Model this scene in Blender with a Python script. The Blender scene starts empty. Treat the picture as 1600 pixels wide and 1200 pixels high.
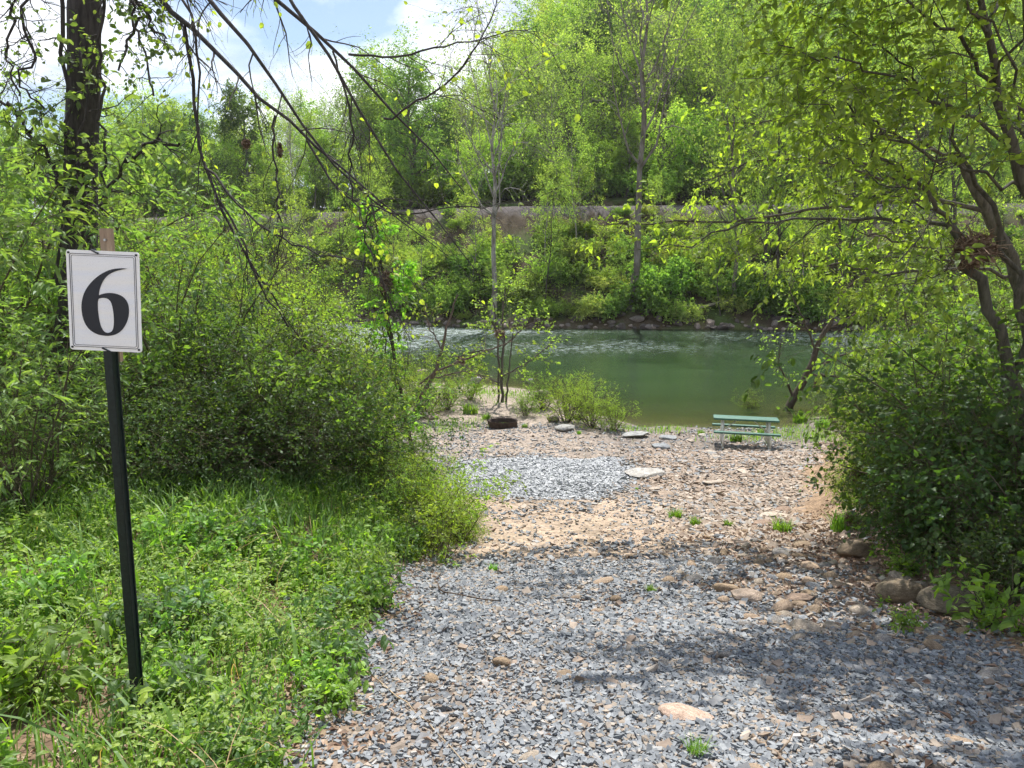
import bpy, bmesh, math, random
import numpy as np
from mathutils import Vector
from mathutils.geometry import tessellate_polygon

C = bpy.context.scene.collection
R_ = math.radians
PI = math.pi
F = 1209.0
PITCH = R_(8.6)
CAM = np.array([0.0, 0.0, 5.3])
SUN_EL, SUN_AZ = 60.0, 8.0          # azimuth measured from +Y towards +X

# ------------------------------------------------------------------ noise / terrain
def vnoise(x, y, seed=0):
    x = np.asarray(x, float); y = np.asarray(y, float)
    xi = np.floor(x).astype(np.int64); yi = np.floor(y).astype(np.int64)
    fx = x - xi; fy = y - yi
    fx = fx*fx*(3-2*fx); fy = fy*fy*(3-2*fy)
    def h(a, b):
        n = (a*374761393 + b*668265263 + seed*974634777) & 0x7fffffff
        n = ((n ^ (n >> 13)) * 1274126177) & 0x7fffffff
        return ((n ^ (n >> 16)) & 0xffff) / 65535.0
    return ((h(xi, yi)*(1-fx) + h(xi+1, yi)*fx)*(1-fy) + (h(xi, yi+1)*(1-fx) + h(xi+1, yi+1)*fx)*fy)*2-1
def fbm(x, y, sc, seed=0, o=3):
    s = 0; a = 1.0
    for k in range(o):
        s = s + a*vnoise(x*sc, y*sc, seed+k*7); sc *= 2.1; a *= .5
    return s
def sst(a, b, x):
    t = np.clip((x-a)/(b-a), 0, 1); return t*t*(3-2*t)
def ip(x, pts):
    p = np.array(pts, float); return np.interp(x, p[:, 0], p[:, 1])

def shore_near(x):
    return ip(x, [(-60, 40), (-15, 37), (-3, 35.5), (1.3, 33.5), (3, 28.5), (4.4, 26.0), (8.5, 25.8), (10.5, 27.5), (20, 30), (60, 34)]) + .5*fbm(x, x*0, .35, 3)
def shore_far(x):
    return 68 + np.where(x < 0, -.4*np.clip(x, -70, 0), -.08*np.clip(x, 0, 120))
def xleft(y):
    return ip(y, [(-10, -.7), (2, -.55), (4, -.75), (7, -.85), (9, -.75), (12, -1.5), (15, -2.6), (20, -4.2), (26, -6)])
def xright(y):
    return ip(y, [(-10, 3.2), (2, 3.0), (5, 3.1), (8, 3.4), (11, 4.4), (15, 6.0), (20, 8.4), (26, 12)])
def H(x, y, fine=True):
    x = np.asarray(x, float); y = np.asarray(y, float)
    P = ip(y, [(-60, 5.0), (-8, 4.2), (0, 3.78), (2.7, 3.41), (3.1, 3.31), (6, 2.68), (9, 2.0), (11, 1.5), (12.5, 1.18), (14.3, .98), (18, .75), (20.5, .40), (23, .27), (25, .18), (30, .2), (60, .0)])
    PL = ip(y, [(-60, 5.2), (-8, 4.4), (0, 3.85), (3.1, 3.33), (8, 3.08), (12, 2.75), (16, 1.9), (20, 1.1), (25, .6), (32, .35), (60, .1)])
    PR = ip(y, [(-60, 5.2), (-8, 4.4), (0, 3.9), (4, 3.4), (6, 2.95), (9, 2.5), (12, 2.1), (16, 1.5), (20, .9), (25, .5), (60, .2)])
    L = sst(0, 1, (xleft(y)+.1-x)/1.7); Rr = sst(0, 1, (x-xright(y)+.2)/1.8)
    z = P*(1-L-Rr)+PL*L+PR*Rr
    if fine:
        z = z + .05*fbm(x, y, .6, 11) + .012*fbm(x, y, 4, 5, 2)
    ys = shore_near(x); v = y-ys
    z = z*sst(1.5, -5, v) + np.where(v > -5, sst(-5, 1.5, v)*-.05, 0)
    bed = -np.clip(v, 0, 100)*.055
    bed = np.maximum(bed, -1.5)
    z = np.where(v > 0, np.minimum(z, 0)+bed, z)
    # far bank and hill
    yf = shore_far(x); u = y-yf
    prof = ip(u, [(-8, -1.5), (-1.5, -.5), (0, .05), (1.5, .9), (5, 3.4), (12, 8.8), (13.5, 10.1), (15.8, 11.6), (16.5, 11.7), (20.5, 11.7), (22, 12.0), (26, 13.0)])
    xs = x/np.maximum(y, 60)*200
    sl = ip(xs, [(-200, .03), (-60, .03), (-40, .05), (-18, .08), (-6, .16), (4, .36), (12, .56), (40, .64), (200, .55)])
    hill = np.clip(u-26, 0, 140)*sl*(1-.0012*np.clip(u-26, 0, 140))
    far = prof + hill + np.where(u > 22, .8*fbm(x, y, .06, 21), 0) + np.where((u > .5) & (u < 15), .25*fbm(x, y, .5, 22), 0)
    return np.where(u > -8, np.maximum(np.where(u > -6, far, -1.5), -1.5), z)

def ray(px, py):
    cx = (px-800)/F; cy = (600-py)/F
    d = np.array([cx, math.cos(PITCH)+cy*math.sin(PITCH), cy*math.cos(PITCH)-math.sin(PITCH)])
    return d
def at(px, py, Y):
    d = ray(px, py); return CAM + d*(Y/d[1])
def gnd(px, py, lo=1.5, hi=120):
    d = ray(px, py); Ys = np.arange(lo, hi, .03)
    p = CAM[None]+d[None]*(Ys/d[1])[:, None]
    k = np.argmax(p[:, 2] <= H(p[:, 0], p[:, 1]))
    return p[k]

# ------------------------------------------------------------------ materials
def nodes(m):
    m.use_nodes = True; nt = m.node_tree; nt.nodes.clear(); return nt
class G:
    def __init__(s, nt): s.nt = nt
    def n(s, t, **kw):
        nd = s.nt.nodes.new(t)
        for k, v in kw.items():
            if k.startswith('i_'):
                key = k[2:]; key = int(key) if key.isdigit() else key.replace('_', ' ')
                if hasattr(v, 'is_output') or isinstance(v, bpy.types.NodeSocket): s.nt.links.new(v, nd.inputs[key])
                else: nd.inputs[key].default_value = v
            else: setattr(nd, k, v)
        return nd
    def l(s, a, b): s.nt.links.new(a, b)
    def math(s, op, a, b=0.0, clamp=False):
        nd = s.nt.nodes.new('ShaderNodeMath'); nd.operation = op; nd.use_clamp = clamp
        for i, v in enumerate((a, b)):
            if isinstance(v, bpy.types.NodeSocket): s.l(v, nd.inputs[i])
            else: nd.inputs[i].default_value = v
        return nd.outputs[0]
    def mix(s, f, a, b, mode='MIX'):
        nd = s.nt.nodes.new('ShaderNodeMix'); nd.data_type = 'RGBA'; nd.blend_type = mode
        for i, v in ((0, f), (6, a), (7, b)):
            if isinstance(v, bpy.types.NodeSocket): s.l(v, nd.inputs[i])
            else: nd.inputs[i].default_value = (*v, 1) if isinstance(v, tuple) and len(v) == 3 else v
        return nd.outputs[2]
    def ramp(s, f, stops, interp='LINEAR'):
        nd = s.nt.nodes.new('ShaderNodeValToRGB'); cr = nd.color_ramp; cr.interpolation = interp
        while len(cr.elements) < len(stops): cr.elements.new(.5)
        for e, (p, c) in zip(cr.elements, stops):
            e.position = p; e.color = (*c, 1) if len(c) == 3 else c
        s.l(f, nd.inputs[0]); return nd.outputs[0]
    def noise(s, sc, det=3, vec=None, rough=.55, dist=0):
        nd = s.nt.nodes.new('ShaderNodeTexNoise'); nd.inputs['Scale'].default_value = sc
        nd.inputs['Detail'].default_value = det; nd.inputs['Roughness'].default_value = rough; nd.inputs['Distortion'].default_value = dist
        if vec is not None: s.l(vec, nd.inputs['Vector'])
        return nd.outputs[0]
    def mapping(s, vec, scale=(1, 1, 1), loc=(0, 0, 0)):
        nd = s.nt.nodes.new('ShaderNodeMapping'); nd.inputs['Scale'].default_value = scale; nd.inputs['Location'].default_value = loc
        s.l(vec, nd.inputs[0]); return nd.outputs[0]
def newmat(name):
    m = bpy.data.materials.new(name); nt = nodes(m); g = G(nt)
    out = g.n('ShaderNodeOutputMaterial'); return m, g, out

def mat_leaf(name, trans=.5, gloss=.06, rough=.4, var=.35, bright=0, sat=.94):
    m, g, out = newmat(name)
    oi = g.n('ShaderNodeObjectInfo'); geo = g.n('ShaderNodeNewGeometry')
    rnd = geo.outputs['Random Per Island']
    col = g.mix(1.0, g.mix(1.0, oi.outputs['Color'], (1.52, 1.44, 1.42), 'MULTIPLY'), g.ramp(rnd, [(0, (1-var, 1-var*.9, 1-var)), (.5, (1, 1, 1)), (.85, (1+var*.7, 1+var*.5, 1)), (1, (1+var*1.5, 1+var*.9, 1.3))]), 'MULTIPLY')
    rz = g.n('ShaderNodeHueSaturation', i_Color=col, i_Saturation=sat)
    g.l(g.math('ADD', g.math('MULTIPLY', oi.outputs['Random'], .03), .485), rz.inputs['Hue'])
    g.l(g.math('ADD', g.math('MULTIPLY', oi.outputs['Random'], .35), .88+bright), rz.inputs['Value'])
    col = rz.outputs[0]
    tcol = g.mix(1.0, col, (1.46, 1.6, .52), 'MULTIPLY')
    di = g.n('ShaderNodeBsdfDiffuse', i_Color=col); tr = g.n('ShaderNodeBsdfTranslucent', i_Color=tcol)
    mx = g.n('ShaderNodeMixShader', i_0=trans); g.l(di.outputs[0], mx.inputs[1]); g.l(tr.outputs[0], mx.inputs[2])
    gl = g.n('ShaderNodeBsdfGlossy', i_Roughness=rough); gl.inputs[0].default_value = (.9, .95, 1, 1)
    mx2 = g.n('ShaderNodeMixShader', i_0=gloss); g.l(mx.outputs[0], mx2.inputs[1]); g.l(gl.outputs[0], mx2.inputs[2])
    g.l(mx2.outputs[0], out.inputs[0]); return m
def mat_objcol(name, sc=20, lo=.6, hi=1.4, rough=.85, bump=.3, stretch=(1, 1, .2), island=False, tint=None):
    m, g, out = newmat(name)
    oi = g.n('ShaderNodeObjectInfo'); tc = g.n('ShaderNodeTexCoord')
    v = g.mapping(tc.outputs['Object'], stretch)
    n = g.noise(sc, 5, v, .65)
    f = g.ramp(n, [(.3, (lo,)*3), (.7, (hi,)*3)])
    col = g.mix(1.0, oi.outputs['Color'], f, 'MULTIPLY')
    if tint is not None:
        n2 = g.noise(sc*.25, 3, v)
        col = g.mix(g.ramp(n2, [(.5, (0, 0, 0)), (.62, (.8,)*3)]), col, tint)
    bs = g.n('ShaderNodeBsdfPrincipled', i_Roughness=rough); g.l(col, bs.inputs['Base Color']); bs.inputs['Specular IOR Level'].default_value = .25
    bp = g.n('ShaderNodeBump', i_Strength=bump, i_Distance=.02); g.l(n, bp.inputs['Height']); g.l(bp.outputs[0], bs.inputs['Normal'])
    g.l(bs.outputs[0], out.inputs[0]); return m
def mat_island(name, stops, rough=.8, sc=30, bump=.25, var=.25, spec=.3):
    """stones: each loose piece takes its own colour"""
    m, g, out = newmat(name)
    geo = g.n('ShaderNodeNewGeometry'); tc = g.n('ShaderNodeTexCoord')
    col = g.ramp(geo.outputs['Random Per Island'], stops)
    n = g.noise(sc, 4, tc.outputs['Object'], .6)
    col = g.mix(1.0, col, g.ramp(n, [(.3, (1-var,)*3), (.7, (1+var,)*3)]), 'MULTIPLY')
    bs = g.n('ShaderNodeBsdfPrincipled', i_Roughness=rough); g.l(col, bs.inputs['Base Color']); bs.inputs['Specular IOR Level'].default_value = spec
    bp = g.n('ShaderNodeBump', i_Strength=bump, i_Distance=.01); g.l(n, bp.inputs['Height']); g.l(bp.outputs[0], bs.inputs['Normal'])
    g.l(bs.outputs[0], out.inputs[0]); return m
def mat_rock(name, moss=False):
    m, g, out = newmat(name)
    oi = g.n('ShaderNodeObjectInfo'); tc = g.n('ShaderNodeTexCoord')
    n1 = g.noise(3.5, 6, tc.outputs['Object'], .65); n2 = g.noise(22, 4, tc.outputs['Object'], .6)
    vec2 = g.mapping(tc.outputs['Object'], (2, 2, 9)); n3 = g.noise(2.0, 3, vec2, .5, .6)
    col = g.mix(1.0, oi.outputs['Color'], g.ramp(n1, [(.3, (.62, .6, .58)), (.55, (1, 1, 1)), (.72, (1.25, 1.18, 1.1))]), 'MULTIPLY')
    col = g.mix(1.0, col, g.ramp(n2, [(.35, (.75,)*3), (.65, (1.2,)*3)]), 'MULTIPLY')
    col = g.mix(1.0, col, g.ramp(n3, [(.42, (.8, .78, .75)), (.5, (1, 1, 1))]), 'MULTIPLY')
    bs = g.n('ShaderNodeBsdfPrincipled', i_Roughness=.85); g.l(col, bs.inputs['Base Color']); bs.inputs['Specular IOR Level'].default_value = .25
    hh = g.math('ADD', n1, g.math('MULTIPLY', n2, .35))
    bp = g.n('ShaderNodeBump', i_Strength=.5, i_Distance=.04); g.l(hh, bp.inputs['Height']); g.l(bp.outputs[0], bs.inputs['Normal'])
    g.l(bs.outputs[0], out.inputs[0]); return m
def mat_plain(name, col, rough=.5, metal=0, sc=40, var=.15, bump=.05):
    m, g, out = newmat(name)
    tc = g.n('ShaderNodeTexCoord'); n = g.noise(sc, 4, tc.outputs['Object'])
    c = g.mix(1.0, (*col, 1), g.ramp(n, [(.3, (1-var,)*3), (.7, (1+var,)*3)]), 'MULTIPLY')
    bs = g.n('ShaderNodeBsdfPrincipled', i_Roughness=rough, i_Metallic=metal); g.l(c, bs.inputs['Base Color'])
    bp = g.n('ShaderNodeBump', i_Strength=bump, i_Distance=.005); g.l(n, bp.inputs['Height']); g.l(bp.outputs[0], bs.inputs['Normal'])
    g.l(bs.outputs[0], out.inputs[0]); return m

M = {}
M['leaf'] = mat_leaf('leaf', trans=.56, gloss=.022, rough=.5)
M['leaf_far'] = mat_leaf('leaf_far', trans=.5, gloss=0.0, var=.45, bright=.34, sat=.86)
M['leaf_gloss'] = mat_leaf('leaf_gloss', trans=.5, gloss=.02, rough=.48, var=.4)
M['grass'] = mat_leaf('grass', trans=.45, gloss=.02, rough=.5, var=.4)
M['bark'] = mat_objcol('bark', 26, .45, 1.5, .9, .8, (1, 1, .18))
M['bark_pale'] = mat_objcol('bark_pale', 7, .55, 1.35, .8, .3, (1, 1, .5), tint=(.09, .075, .055))
M['rock'] = mat_rock('rock')
M['debris'] = mat_island('debris', [(0, (.10, .065, .045)), (.5, (.19, .13, .09)), (1, (.32, .24, .17))], .95)
M['litter'] = mat_island('litter', [(0, (.13, .075, .05)), (.4, (.25, .16, .11)), (.8, (.42, .31, .23)), (1, (.55, .45, .37))], .9)
M['gravel'] = mat_island('gravel', [(0, (.12, .13, .14)), (.3, (.175, .187, .20)), (.6, (.225, .238, .25)), (.78, (.29, .30, .305)), (.82, (.24, .20, .16)), (.95, (.31, .25, .19)), (1, (.38, .36, .34))], .72, 40, .25, .22, .4)
M['pad_gravel'] = mat_island('pad_gravel', [(0, (.24, .25, .26)), (.5, (.35, .36, .37)), (1, (.47, .475, .48))], .75, 30, .2, .15)
M['scree'] = mat_island('scree', [(0, (.22, .165, .125)), (.35, (.32, .25, .195)), (.6, (.39, .315, .25)), (.78, (.45, .385, .32)), (.82, (.20, .20, .20)), (1, (.33, .32, .31))], .85, 20, .3, .2)

# ------------------------------------------------------------------ mesh building
def mesh_np(name, V, faces, mats, smooth=False, fmat=None):
    me = bpy.data.meshes.new(name)
    V = np.asarray(V, np.float32); me.vertices.add(len(V)); me.vertices.foreach_set('co', V.ravel())
    sizes = np.concatenate([np.full(len(f), f.shape[1], np.int32) for f in faces]) if faces else np.zeros(0, np.int32)
    idx = np.concatenate([np.asarray(f, np.int32).ravel() for f in faces])
    me.loops.add(len(idx)); me.loops.foreach_set('vertex_index', idx)
    st = np.zeros(len(sizes), np.int32); st[1:] = np.cumsum(sizes)[:-1]
    me.polygons.add(len(sizes)); me.polygons.foreach_set('loop_start', st)
    try: me.polygons.foreach_set('loop_total', sizes)
    except Exception: pass
    for m in (mats if isinstance(mats, (list, tuple)) else [mats]): me.materials.append(m)
    if fmat is not None: me.polygons.foreach_set('material_index', np.asarray(fmat, np.int32))
    me.polygons.foreach_set('use_smooth', np.full(len(sizes), bool(smooth)))
    me.update(calc_edges=True); return me
class MB:
    def __init__(s): s.V = []; s.F = {}; s.n = 0
    def add(s, V, *Fs):
        V = np.asarray(V, float).reshape(-1, 3)
        for f in Fs:
            f = np.asarray(f, int)
            if len(f): s.F.setdefault(f.shape[1], []).append(f+s.n)
        s.V.append(V); s.n += len(V); return s
    def box(s, c, d, rot=None):
        c = np.array(c, float); d = np.array(d, float)/2
        V = np.array([(x, y, z) for x in (-1, 1) for y in (-1, 1) for z in (-1, 1)])*d
        if rot is not None: V = V @ np.array(rot).T
        return s.add(V+c, [(0, 1, 3, 2), (4, 6, 7, 5), (0, 4, 5, 1), (2, 3, 7, 6), (0, 2, 6, 4), (1, 5, 7, 3)])
    def tube(s, pts, r, S=8, cap=True):
        P = np.array(pts, float)[None]; r = np.broadcast_to(np.array(r, float), (P.shape[1],))[None]
        V, f = tubes(P, r, S); s.add(V, f)
        if cap:
            n = P.shape[1]; s.F.setdefault(S, []).append(np.array([list(range(S))[::-1]])+s.n-len(V)); s.F[S].append(np.array([[(n-1)*S+k for k in range(S)]])+s.n-len(V))
        return s
    def build(s, name, mat, parent=None, smooth=False, color=None):
        V = np.concatenate(s.V); Fs = [np.concatenate(s.F[k]) for k in sorted(s.F)]
        return link(name, mesh_np(name, V, Fs, mat, smooth), parent, color)
def link(name, me, parent=None, color=None):
    o = bpy.data.objects.new(name, me); C.objects.link(o)
    if parent is not None: o.parent = parent
    if color is not None: o.color = (*color, 1)
    return o
def empty(name, loc=(0, 0, 0), rz=0):
    o = bpy.data.objects.new(name, None); C.objects.link(o); o.location = loc; o.rotation_euler = (0, 0, rz); o.empty_display_size = .1; return o
def tag(o, label=None, cat=None, group=None, kind=None):
    for k, v in (('label', label), ('category', cat), ('group', group), ('kind', kind)):
        if v: o[k] = v
    return o
def nrm(a): return a/np.maximum(np.linalg.norm(a, axis=-1, keepdims=True), 1e-9)
def tubes(P, Rd, S):
    n, K, _ = P.shape
    T = nrm(np.gradient(P, axis=1)); mean = nrm(P[:, -1]-P[:, 0])
    ref = np.where(np.abs(mean[:, 2:3]) < .8, np.array([[0, 0, 1.]]), np.array([[1., 0, 0]]))[:, None]
    U = nrm(np.cross(T, np.broadcast_to(ref, T.shape))); W = np.cross(T, U)
    a = np.arange(S)*2*PI/S
    ring = P[:, :, None]+Rd[:, :, None, None]*(np.cos(a)[None, None, :, None]*U[:, :, None]+np.sin(a)[None, None, :, None]*W[:, :, None])
    base = (np.arange(n)*K*S)[:, None, None]+(np.arange(K-1)*S)[None, :, None]
    s0 = np.arange(S)[None, None]; s1 = (np.arange(S)+1) % S
    q = np.stack([base+s0, base+s1, base+S+s1, base+S+s0], -1)
    return ring.reshape(-1, 3), q.reshape(-1, 4)
def leafmesh(P, D, N, L, W, full=False, droop=.15, fold=.25):
    n = len(P); D = nrm(D); N = nrm(N-D*np.sum(N*D, 1, keepdims=True)); Sx = np.cross(D, N)
    L = np.broadcast_to(L, (n,))[:, None]; W = np.broadcast_to(W, (n,))[:, None]
    b = np.arange(n)
    if not full:
        V = np.stack([P, P+.42*L*D+.5*W*Sx+fold*W*.5*N, P+L*D-droop*L*N, P+.42*L*D-.5*W*Sx+fold*W*.5*N], 1).reshape(-1, 3)
        b = b*4; return V, [np.concatenate([np.stack([b, b+1, b+2], 1), np.stack([b, b+2, b+3], 1)])]
    q = lambda t, w, h: P+t*L*D+w*W*Sx+h*L*N
    f = fold*.3
    V = np.stack([P, q(.5, 0, .04), q(1, 0, -droop), q(.22, .42, f), q(.66, .40, f-.04), q(.22, -.42, f), q(.66, -.40, f-.04)], 1).reshape(-1, 3)
    b = b*7
    t = np.concatenate([np.stack([b, b+1, b+3], 1), np.stack([b, b+5, b+1], 1)])
    qd = np.concatenate([np.stack([b+1, b+2, b+4, b+3], 1), np.stack([b+1, b+5, b+6, b+2], 1)])
    return V, [t, qd]
def grow(rng, P, Rd, per, t0, t1, ln, ang, K=5, wander=.15, grav=0.0, rk=.6, taper=.3, shape=None, rmax=9, jit=.3, azup=0):
    n, Kp, _ = P.shape
    idx = np.repeat(np.arange(n), per)
    j = np.tile(np.arange(per), n)
    t = t0+(t1-t0)*(j+rng.random(len(j)))/per
    f = np.clip(t*(Kp-1), 0, Kp-1.001); i = f.astype(int); a = (f-i)[:, None]
    p = P[idx, i]*(1-a)+P[idx, i+1]*a; tan = nrm(P[idx, i+1]-P[idx, i]); r = Rd[idx, i]*(1-a[:, 0])+Rd[idx, i+1]*a[:, 0]
    r = np.minimum(r*rk, rmax)
    q = rng.normal(size=p.shape); q[:, 2] += azup; q = nrm(q-tan*np.sum(q*tan, 1, keepdims=True))
    an = R_(ang)*(1+jit*.6*rng.normal(size=(len(j), 1))); d = nrm(np.cos(an)*tan+np.sin(an)*q)
    L = ln*(1+jit*rng.uniform(-1, 1, len(j)))*(shape(t) if shape else 1)
    pts = [p]
    for k in range(K-1):
        d = nrm(d+wander*rng.normal(size=d.shape)-np.array([0, 0, grav])); p = p+d*(L/(K-1))[:, None]; pts.append(p)
    s = np.linspace(0, 1, K)
    return np.stack(pts, 1), r[:, None]*(1-(1-taper)*s)[None]
def twig_leaves(rng, P, per, t0=.15, t1=1.0, spread=.9, up=.7, droop=.2):
    """leaf bases, directions and normals along twigs"""
    n, K, _ = P.shape
    idx = np.repeat(np.arange(n), per); j = np.tile(np.arange(per), n)
    t = t0+(t1-t0)*(j+rng.random(len(j)))/per
    f = np.clip(t*(K-1), 0, K-1.001); i = f.astype(int); a = (f-i)[:, None]
    p = P[idx, i]*(1-a)+P[idx, i+1]*a; tan = nrm(P[idx, i+1]-P[idx, i])
    q = rng.normal(size=p.shape); q = nrm(q-tan*np.sum(q*tan, 1, keepdims=True)); q[:, 2] *= .6
    d = nrm(tan*.7+q*spread-np.array([0, 0, droop]))
    N = nrm(np.array([0, 0, up])+rng.normal(size=p.shape)*.45)
    return p, d, N
def clump(p, sc, seed=0):
    r = np.random.default_rng(900+seed); v = 0
    for k in range(6): v = v+np.sin(p@(nrm(r.normal(size=3))*2*PI/sc*r.uniform(.6, 1.6))+r.uniform(0, 6))
    return v/6
def resample(pts, K):
    P = np.array(pts, float)
    s = np.r_[0, np.cumsum(np.linalg.norm(np.diff(P, axis=0), axis=1))]
    t = np.linspace(0, s[-1], K); L = np.stack([np.interp(t, s, P[:, k]) for k in range(P.shape[1])], 1)
    for _ in range(2):
        L[1:-1] = .5*L[1:-1]+.25*(L[:-2]+L[2:])
    return L
def trace(pts, K=14, rng=None, wob=.0, thin=1.0):
    """pts: (px, py, distance, width in px) -> K points and radii"""
    A = []
    for px, py, Y, w in pts:
        q = at(px, py, Y); A.append([*q, w*.5*thin*Y/F])
    A = resample(A, K)
    if rng is not None and wob: A[1:-1, :3] += rng.normal(size=(K-2, 3))*wob
    return A[:, :3][None], A[:, 3][None]

USED = set()
def inst(proto, loc, rz=0, sc=1.0, label=None, group=None, color=None, tilt=(0, 0), barkcol=None):
    if proto.name in USED:
        o = proto.copy(); C.objects.link(o)
        for ch in list(proto.children):
            c = ch.copy(); C.objects.link(c); c.parent = o
    else:
        USED.add(proto.name); o = proto
    o.location = tuple(loc); o.rotation_euler = (tilt[0], tilt[1], rz)
    o.scale = (sc, sc, sc) if np.isscalar(sc) else sc
    if label: o['label'] = label
    if group: o['group'] = group
    elif 'group' in o: del o['group']
    tg = list(o.children) if o.type == 'EMPTY' else [o]
    for c in tg:
        leafy = c.name.split('.')[0] in ('crown', 'leaves', 'foliage')
        if color is not None and (leafy or o.type != 'EMPTY'): c.color = (*color, 1)
        if barkcol is not None and not leafy: c.color = (*barkcol, 1)
    return o

# ------------------------------------------------------------------ prototypes of plants
def tree_proto(name, seed, Ht, n1, n2, n3, leaves, lsize, shape, ang=58, l1=.34, tr=.02, cat='tree', t0=.22, wander=.1, up=-.05, far=True, bark='bark', lwid=.7, lean=.03, mat='leaf_far', droop=.25, fall=0):
    rng = np.random.default_rng(seed)
    root = empty(name); root['category'] = cat
    K = 9; z = np.linspace(0, Ht, K); P = np.zeros((1, K, 3)); P[0, :, 2] = z
    P[0, 1:, :2] += np.cumsum(rng.normal(size=(K-1, 2))*Ht*.012+rng.normal(size=(1, 2))*lean*Ht/K, 0)
    Rd = (Ht*tr*(1-.85*np.linspace(0, 1, K)))[None]; Rd[0, 0] *= 1.35
    A1, B1 = grow(rng, P, Rd, n1, t0, .98, Ht*l1, ang, 6, wander, up, .5, .25, shape)
    ln1 = Ht*l1
    A2, B2 = grow(rng, A1, B1, n2, .25, 1, ln1*.42, 42, 5, wander*1.3, up*.5, .55, .3)
    A3, B3 = grow(rng, A2, B2, n3, .2, 1, ln1*.24, 45, 4, wander*1.5, fall, .6, .4)
    mb = MB()
    V, f = tubes(P, Rd, 8); mb.add(V, f)
    V, f = tubes(A1, B1, 5); mb.add(V, f)
    V, f = tubes(A2, B2, 3); mb.add(V, f)
    if not far or leaves == 0 or bark == 'bark_pale':
        V, f = tubes(A3, np.maximum(B3, .004), 3); mb.add(V, f)
    mb.build('trunk', M[bark], root, True, (.10, .08, .065))
    if leaves:
        p, d, N = twig_leaves(rng, A3, leaves, droop=droop)
        k = clump(p, Ht*.17, seed) > rng.uniform(-.45, .05, len(p)); p, d, N = p[k], d[k], N[k]
        p = p+rng.normal(size=p.shape)*lsize*.5
        L = lsize*rng.uniform(.6, 1.3, len(p))
        V, fs = leafmesh(p, d, N, L, L*lwid, False)
        MB().add(V, *fs).build('crown', M[mat], root, False, (.12, .2, .04))
    return root
rnd_crown = lambda t: .45+.75*np.sin(PI*np.clip((t-.1)/.95, 0, 1))
con_crown = lambda t: 1.15*(1-.82*t)+.08
vas_crown = lambda t: .5+.6*t
SP = {}
SP['round'] = tree_proto('broadleaf_tree', 1, 15, 26, 8, 5, 12, .30, rnd_crown, lwid=.75)
SP['round2'] = tree_proto('maple_tree', 2, 13, 24, 8, 6, 11, .28, rnd_crown, ang=50, l1=.36, t0=.12)
SP['cone'] = tree_proto('poplar_tree', 3, 18, 38, 7, 5, 11, .28, con_crown, ang=60, l1=.24, t0=.15)
SP['loose'] = tree_proto('birch_tree', 4, 15, 20, 7, 5, 9, .23, vas_crown, ang=42, l1=.42, tr=.014, wander=.16)
SP['bare'] = tree_proto('sycamore_tree', 5, 20, 18, 7, 6, 4, .22, rnd_crown, ang=52, l1=.36, tr=.014, bark='bark_pale', t0=.35, wander=.2)
SP['bare2'] = tree_proto('bare_tree', 6, 16, 20, 7, 5, 3, .20, vas_crown, ang=38, l1=.45, tr=.012, bark='bark_pale', t0=.3, wander=.2)
SP['dark'] = tree_proto('pine_tree', 7, 15, 34, 8, 5, 12, .27, con_crown, ang=72, l1=.28, t0=.2)
SP['slim'] = tree_proto('sapling_tree', 8, 9, 16, 5, 5, 8, .15, rnd_crown, ang=50, l1=.26, tr=.009, t0=.3)

def shrub_proto(name, seed, h, nst, spread, n1, n2, m, lL, lW, cat='shrub', mat='leaf', full=False, grav=.03, wander=.15, r0=.014, droop=.2, l1=.5, up=.7, sidea=55, t0=.15, base=.12, tubes2=True):
    rng = np.random.default_rng(seed); root = empty(name); root['category'] = cat
    K = 7; az = rng.uniform(0, 2*PI, nst); sp = spread*np.sqrt(rng.random(nst))
    p = np.stack([np.cos(az)*base*rng.random(nst), np.sin(az)*base*rng.random(nst), np.full(nst, -.08)], 1)
    d = nrm(np.stack([np.cos(az)*sp, np.sin(az)*sp, np.ones(nst)], 1)); L = h*rng.uniform(.4, 1.25, nst)*np.sqrt(1+sp*sp*.5)
    pts = [p]
    for k in range(K-1):
        d = nrm(d+wander*rng.normal(size=d.shape)*.7-np.array([0, 0, grav*k])); p = p+d*(L/(K-1))[:, None]; pts.append(p)
    P = np.stack(pts, 1); Rd = r0*rng.uniform(.6, 1.3, nst)[:, None]*(1-.75*np.linspace(0, 1, K))[None]
    A1, B1 = grow(rng, P, Rd, n1, t0, 1, h*l1, sidea, 5, wander, grav, .55, .35, lambda t: 1.15-.6*t)
    A2, B2 = grow(rng, A1, B1, n2, .15, 1, h*l1*.42, 50, 4, wander, grav, .6, .4)
    mb = MB(); V, f = tubes(P, Rd, 5); mb.add(V, f); V, f = tubes(A1, B1, 4); mb.add(V, f)
    if tubes2: V, f = tubes(A2, np.maximum(B2, .0012), 3); mb.add(V, f)
    mb.build('stems', M['bark'], root, True, (.10, .085, .05))
    p, dd, N = twig_leaves(rng, A2, m, up=up, droop=droop)
    k = clump(p, h*.3, seed) > rng.uniform(-.34, .08, len(p)); p, dd, N = p[k], dd[k], N[k]
    L = lL*rng.uniform(.55, 1.25, len(p)); V, fs = leafmesh(p, dd, N, L, L*lW, full)
    MB().add(V, *fs).build('leaves', M[mat], root, False, (.08, .15, .03))
    return root
SH = {}
SH['privet'] = shrub_proto('privet_shrub', 11, 1.7, 20, .75, 10, 7, 9, .054, .6, mat='leaf_gloss', wander=.2)
SH['privet2'] = shrub_proto('privet_shrub', 12, 1.5, 18, .95, 10, 7, 9, .056, .6, mat='leaf_gloss', wander=.22, grav=.06)
SH['privet3'] = shrub_proto('leafy_shrub', 30, 2.1, 10, .55, 7, 5, 7, .085, .5, wander=.24, l1=.3, t0=.3, r0=.012)
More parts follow.
